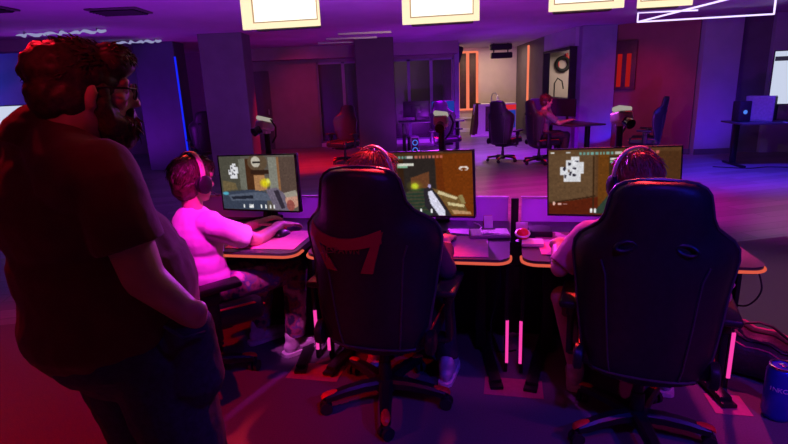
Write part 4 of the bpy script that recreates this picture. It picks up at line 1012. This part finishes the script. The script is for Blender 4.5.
# beige room things
t = thing('wall_panel', 'coral-edged slatted wall panel glowing on the beige wall', 'wall panel', (2.53, 17.33, .70))
b = MB()
for sx in (-1, 1): b.box((sx*.30, -.02, .9), (.07, .04, 1.8))
b.box((0, -.02, .02), (.6, .04, .06)); b.box((0, -.02, 1.78), (.6, .04, .06)); b.box((0, -.02, .9), (.09, .04, 1.75)); obj('light_frame', b, M['or_led'], t, False)
for sx in (-1, 1):
    b = MB(); b.box((sx*.155, -.03, .9), (.2, .05, 1.7), bev=.01); obj('slat', b, M['slat'], t)
b = MB(); b.box((3.93, 15.3, 1.55), (.05, .05, 1.9)); tag(obj('glow_strip', b, M['or_led'], None, False), 'vertical coral light strip at the right edge of the beige room', 'light strip')
t = thing('stage_light', 'black double bar lamp hung from the ceiling of the beige room', 'lamp', (3.22, 15.6, CZ))
b = MB(); b.box((0, 0, -.10), (.60, .25, .16), bev=.03); obj('upper_bar', b, M['matte'], t)
b = MB(); b.box((.02, 0, -.33), (.60, .2, .16), bev=.03); obj('lower_bar', b, M['matte'], t)
b = MB()
for sx in (-1, 1): b.box((sx*.2, 0, -.2), (.03, .04, .4))
obj('bracket', b, M['matte'], t)
t = thing('speaker', 'black ceiling speaker at the left corner of the beige room', 'speaker', (1.98, 15.4, CZ))
b = MB(); b.box((0, 0, -.26), (.2, .24, .40), (R(15), R(14), 0), bev=.02); obj('cabinet', b, M['matte'], t)
b = MB(); b.box((0, .05, -.05), (.04, .04, .1)); obj('bracket', b, M['metal'], t)
t = thing('reception_desk', 'white angular desk with dark slot and red and blue display in the beige room', 'desk', (2.98, 16.0, 0), R(-6))
b = MB(); b.prism([(-.48, -.3), (.75, -.3), (.75, .3), (-.36, .3)], .06, .93); obj('body', b, M['whiteplastic'], t, False)
b = MB(); b.prism([(-.56, -.36), (.8, -.36), (.8, .36), (-.5, .36)], 0, .07); obj('plinth', b, M['silver'], t, False)
b = MB(); b.box((-.43, -.26, .5), (.16, .16, .93), (0, R(9), R(30))); obj('corner_fin', b, M['slat'], t, False)
b = MB(); b.box((-.06, -.305, .5), (.15, .02, .72)); obj('dark_slot', b, M['slat'], t, False)
b = MB(); b.box((.47, -.305, .82), (.55, .02, .14)); b.box((.2, -.305, .5), (.03, .02, .6)); obj('red_border', b, M['redscr'], t, False)
b = MB(); b.box((.49, -.306, .48), (.48, .02, .5)); obj('blue_display', b, M['bluescr'], t, False)
t = thing('lamp', 'thin curved silver lamp standing on the white angular desk', 'lamp', (3.12, 16.05, .93))
b = MB(); b.tube([(-.06, 0, 0), (-.07, 0, .18), (-.03, 0, .28), (.05, 0, .3), (.1, 0, .22)], .018, 8); obj('neck', b, M['metal'], t)
b = MB(); b.lathe([(0, 0), (.08, 0), (.07, .03), (0, .035)], (-.06, 0, 0), 16); obj('foot', b, M['metal'], t)
b = MB(); b.ell((.11, 0, .14), (.05, .05, .1)); obj('head', b, M['silver'], t)
# things seen through the booth window
t = thing('wall_sign', 'round black and red headphone-shaped sign on the far beige wall', 'sign', (4.83, 15.12, 1.95))
b = MB(); b.torus((0, -.03, 0), .17, .05, Matrix.Rotation(R(90), 3, 'X')); obj('ring', b, M['matte'], t)
b = MB(); b.box((.13, -.03, .16), (.09, .06, .26), (0, R(-15), 0), bev=.02); b.box((-.14, -.03, -.02), (.09, .06, .2), bev=.02); obj('pad', b, M['redtrim'], t)
t = thing('stage_light', 'black lamp with a silver spot seen through the booth window near the ceiling', 'lamp', (4.72, 14.6, CZ))
b = MB(); b.box((0, 0, -.2), (.5, .22, .2), bev=.03); obj('bar', b, M['matte'], t)
b = MB(); b.cyl((.36, 0, -.1), (.42, -.1, -.28), .06, .08, 14); obj('spot_head', b, M['silver'], t)
t = thing('arched_lamp', 'thin dark arched lamp seen through the booth window', 'lamp', (4.45, 14.2, 0))
b = MB(); b.tube([(-.1, 0, .05), (-.1, 0, 1.45), (-.02, 0, 1.58), (.1, 0, 1.5), (.14, 0, 1.3)], .018, 8); obj('stem', b, M['matte'], t)
b = MB(); b.lathe([(0, 0), (.14, 0), (.14, .03), (0, .05)], (-.1, 0, 0), 18); obj('foot', b, M['matte'], t)
# red slat panel
t = thing('wall_panel', 'dark framed wall panel with two glowing red slats right of the blue column', 'wall panel', (4.91, 11.31, 1.30), R(-40))
b = MB(); b.box((0, 0, .48), (.46, .06, .98), bev=.01); obj('backing', b, M['slat'], t)
for sx in (-1, 1):
    b = MB(); b.box((sx*.09, -.035, .38), (.085, .03, .66)); obj('red_slat', b, M['red_led'], t, False)
# right desk group
bg_desk('dark computer desk at the right edge of the room', (6.75, 8.9, 0), R(-8), 1.9, .75)
pc('computer tower with grey side standing on the right hand desk', (6.24, 8.95, .742), R(38), False, 'greyplastic')
t = thing('speaker', 'small black speaker with a blue light on the right hand desk', 'speaker', (5.98, 9.05, .742))
b = MB(); b.box((0, 0, .17), (.2, .2, .34), bev=.012); obj('cabinet', b, M['matte'], t)
b = MB(); b.ell((0, -.1, .16), (.035, .012, .035)); obj('blue_light', b, M['bluedot'], t)
t = plain_monitor('large pale screen standing on the right hand desk at the photo\'s edge', (6.80, 8.65, .742), R(-18), 1.15, .86, M['whitescr'], .70)
b = MB(); b.box((0, -.004, .70+.30), (1.12, .004, .07)); obj('toolbar', b, M['bandscr'], t, False)
keyboard_t = thing('keyboard', 'dark keyboard lying on the right hand desk in front of the pale screen', 'keyboard', (6.55, 8.55, .742), R(-18), 'keyboards on the desks')
b = MB(); b.box((0, -.18, .012), (.44, .15, .02), bev=.004); obj('case', b, M['greyplastic'], keyboard_t)
b = MB()
for r in range(4):
    for c in range(12): b.box((-.19+c*.0345, -.23+r*.032, .026), (.026, .024, .008))
obj('keycaps', b, M['matte'], keyboard_t, False)
cable('dark cable lying on the floor under the right hand desk', [(5.5, 8.9, .008), (5.9, 8.6, .008), (6.3, 8.65, .008), (6.8, 8.4, .008)], .008)
# left far place
bg_desk('dark computer desk at the left edge behind the standing man', (-6.35, 9.6, 0), R(20), 1.9, .75)
plain_monitor('bright pale blue monitor at the left edge behind the standing man', (-6.62, 9.3, .742), R(30), .62, .5, M['whitescr'], .50)
plain_monitor('dark monitor between the bright screen and the standing man\'s neck', (-6.05, 9.5, .742), R(165), .5, .36, M['matte'], .50)
# dark gap left
bg_desk('dark computer desk in the gap right of the leftmost column', (-4.0, 12.3, 0), 0, 1.0)
pc('black computer with blue glowing fans right of the leftmost column', (-3.97, 12.1, .742), R(0), True)
pc('black computer with blue glowing fans on the floor by the leftmost column', (-3.72, 11.75, 0), R(10), True)
# desks behind the middle column
bg_desk('dark computer desk right of the middle column', (.95, 12.5, 0), 0, 1.5)
plain_monitor('dark monitor left on the desk right of the middle column', (.62, 12.5, .742), R(170), .6, .36, M['matte'])
plain_monitor('blue lit monitor right on the desk behind the middle column', (1.24, 12.4, .742), R(8), .55, .34, M['bluescr'])
pc('grey computer tower with blue fans under the desk right of the middle column', (.52, 12.2, 0.), R(8), True)

# ------------------------------------------------------------------ lights
RED, BLUE = (1, .004, .012), (.02, .02, 1)
CW = (.42, .02, .95)
for x, y, w in ((-3.5, 5.2, 190), (0, 5.6, 190), (3.4, 5.6, 170), (-5.5, 9.5, 100), (0.8, 11.0, 80), (2.2, 12.6, 50)):
    spot('ceiling_wash', (x, y, .35), (x, y+1.5, CZ), CW, w, 150, .6)
spot('red_floor', (-3.3, .6, 2.5), (-2.3, 2.1, 0), (1, 0, 0), 360, 62, .3)
spot('red_back', (-2.6, 2.7, 2.5), (-1.0, 1.5, 1.5), RED, 60, 40, .4)
spot('warm_fill', (.4, 4.7, 2.3), (.6, 9.5, 2.2), (1, .62, .45), 75, 140, .6)  # added warm fill for the back of the room, no fixture there
spot('warm_fill', (-.9, 4.9, 2.35), (-1.2, 7.0, 2.6), (1, .62, .5), 14, 120, .8)  # second added fill, warms the ceiling at the left
spot('carpet_warm', (3.4, 2.6, 2.5), (2.9, 3.2, 0), (1, .38, .7), 70, 55, .7)  # unseen spot added to warm the carpet at the right
spot('leg_fill', (-.75, 1.75, 2.2), (-.62, 2.93, .34), (.85, .1, .7), 220, 15, .7)  # unseen spot added to brighten the left player's shin
spot('red_hair', (-1.7, 2.3, 2.55), (-.80, 1.42, 1.68), (1, .01, .03), 40, 20, .5)  # extra spot added for the red rim on the man's hair
spot('red_shirt', (-2.4, -.6, 2.3), (-.95, 1.3, 1.35), (1, .02, .02), 8, 34, .5)  # weak red fill added for the man's back
spot('man_warm', (.6, 2.6, 2.4), (-.7, 1.4, 1.5), (1, .4, .28), 9, 30, .5)
spot('red_rim', (.2, 3.8, 2.5), (-.1, 2.45, 1.1), (1, .025, .04), 520, 34, .5)
spot('red_rim_right', (1.6, 3.6, 2.5), (1.1, 2.25, 1.0), (1, .03, .035), 300, 34, .5)
spot('magenta_key', (-.45, 1.75, 2.3), (-1.0, 2.75, .83), (1, .012, .72), 260, 19, .5)
spot('red_left_hair', (-1.6, 4.0, 2.4), (-1.1, 2.8, 1.1), (1, .05, .03), 70, 24, .5)
spot('blue_chair', (2.0, -.2, 2.4), (1.05, 2.1, .5), (.02, .03, 1), 110, 42, .5)
spot('purple_floor', (.6, .6, 2.5), (.4, 2.0, 0), (.16, .02, 1), 40, 70, .6)
spot('red_chair', (-.9, .4, 2.5), (-.1, 2.3, .8), (1, .02, .06), 14, 34, .5)
spot('panel_fill', (.4, 4.6, 1.9), (.35, 3.1, .8), (.62, .03, 1), 300, 75, .5)  # unseen spot added behind the desks to backlight the privacy panels
spot('desk_fill', (.5, 1.9, 2.5), (.55, 2.8, .75), (.8, .03, .7), 45, 40, .5)  # unseen overhead spot added to lift the panels and desk tops
spot('floor_magenta', (2.4, 6.2, 2.5), (2.4, 6.9, 0), (1, .0, .5), 700, 85, .7)
spot('carpet_magenta', (2.6, .5, 2.5), (1.75, 1.6, 0), (1, .01, .4), 60, 50, .7)
spot('floor_magenta_right', (4.3, 5.9, 2.5), (4.4, 6.3, 0), (.9, .0, .6), 230, 85, .8)
spot('can_blue', (1.9, .4, 2.2), (1.76, 2.1, .2), (.05, .05, 1), 40, 14, .5)  # extra spot added to brighten the can
spot('floor_red_back', (-1.9, 10.6, 2.5), (-2.0, 11.3, 0), RED, 600, 80, .8)
spot('floor_blue_mid', (-1.0, 6.0, 2.5), (-.9, 6.5, 0), (.06, .02, 1), 420, 70, .8)
spot('floor_blue_back', (2.2, 10.8, 2.5), (2.2, 12.0, 0), (.36, .0, 1), 1000, 100, .8)
spot('floor_blue_right', (5.2, 7.6, 2.5), (5.4, 8.2, 0), (.05, .02, 1), 650, 90, .8)
spot('col_blue', (4.85, 10.7, .15), (4.35, 11.4, .9), BLUE, 34, 80, .2)
spot('wall_blue', (6.2, 9.2, .2), (6.35, 10.4, .8), (.08, .01, 1), 45, 75, 1.)
spot('left_blue', (-6.9, 10.0, 1.6), (-8.2, 12.0, 2.0), (.02, .08, 1), 120, 90, .8)
spot('wall_red', (4.5, 9.6, 2.2), (5.1, 11.1, .8), RED, 45, 90, 1.)
spot('back_red', (-2.7, 12.6, 2.5), (-1.7, 14.5, .5), (1, .02, .1), 60, 100, 1.)
spot('far_red', (2.6, 9.0, 2.3), (3.05, 10.1, .9), RED, 90, 50, .5)
area('bright_room', (2.9, 16.2, 2.55), (2.9, 16.3, 0), (1, .70, .50), 30, 1.6, .8)
area('booth_room', (5.3, 13.8, 2.55), (5.3, 14.0, 0), (1, .8, .68), 32, 1.4, .8)
spot('bag_fill', (2.3, 3.6, 2.0), (1.85, 2.3, .1), (1, .02, .25), 160, 36, .5)  # added pink fill that makes the bag easier to see

w = bpy.data.worlds.new('world'); SC.world = w; w.use_nodes = True
w.node_tree.nodes['Background'].inputs[0].default_value = (.12, .02, .22, 1); w.node_tree.nodes['Background'].inputs[1].default_value = .3
SC.view_settings.view_transform = 'Standard'; SC.view_settings.look = 'None'; SC.view_settings.exposure = 0.; SC.view_settings.gamma = 1.; SC.view_settings.use_curve_mapping = False
SC.cycles.use_denoising = True
SC.cycles.sample_clamp_indirect = 4.
SC.cycles.max_bounces = 6
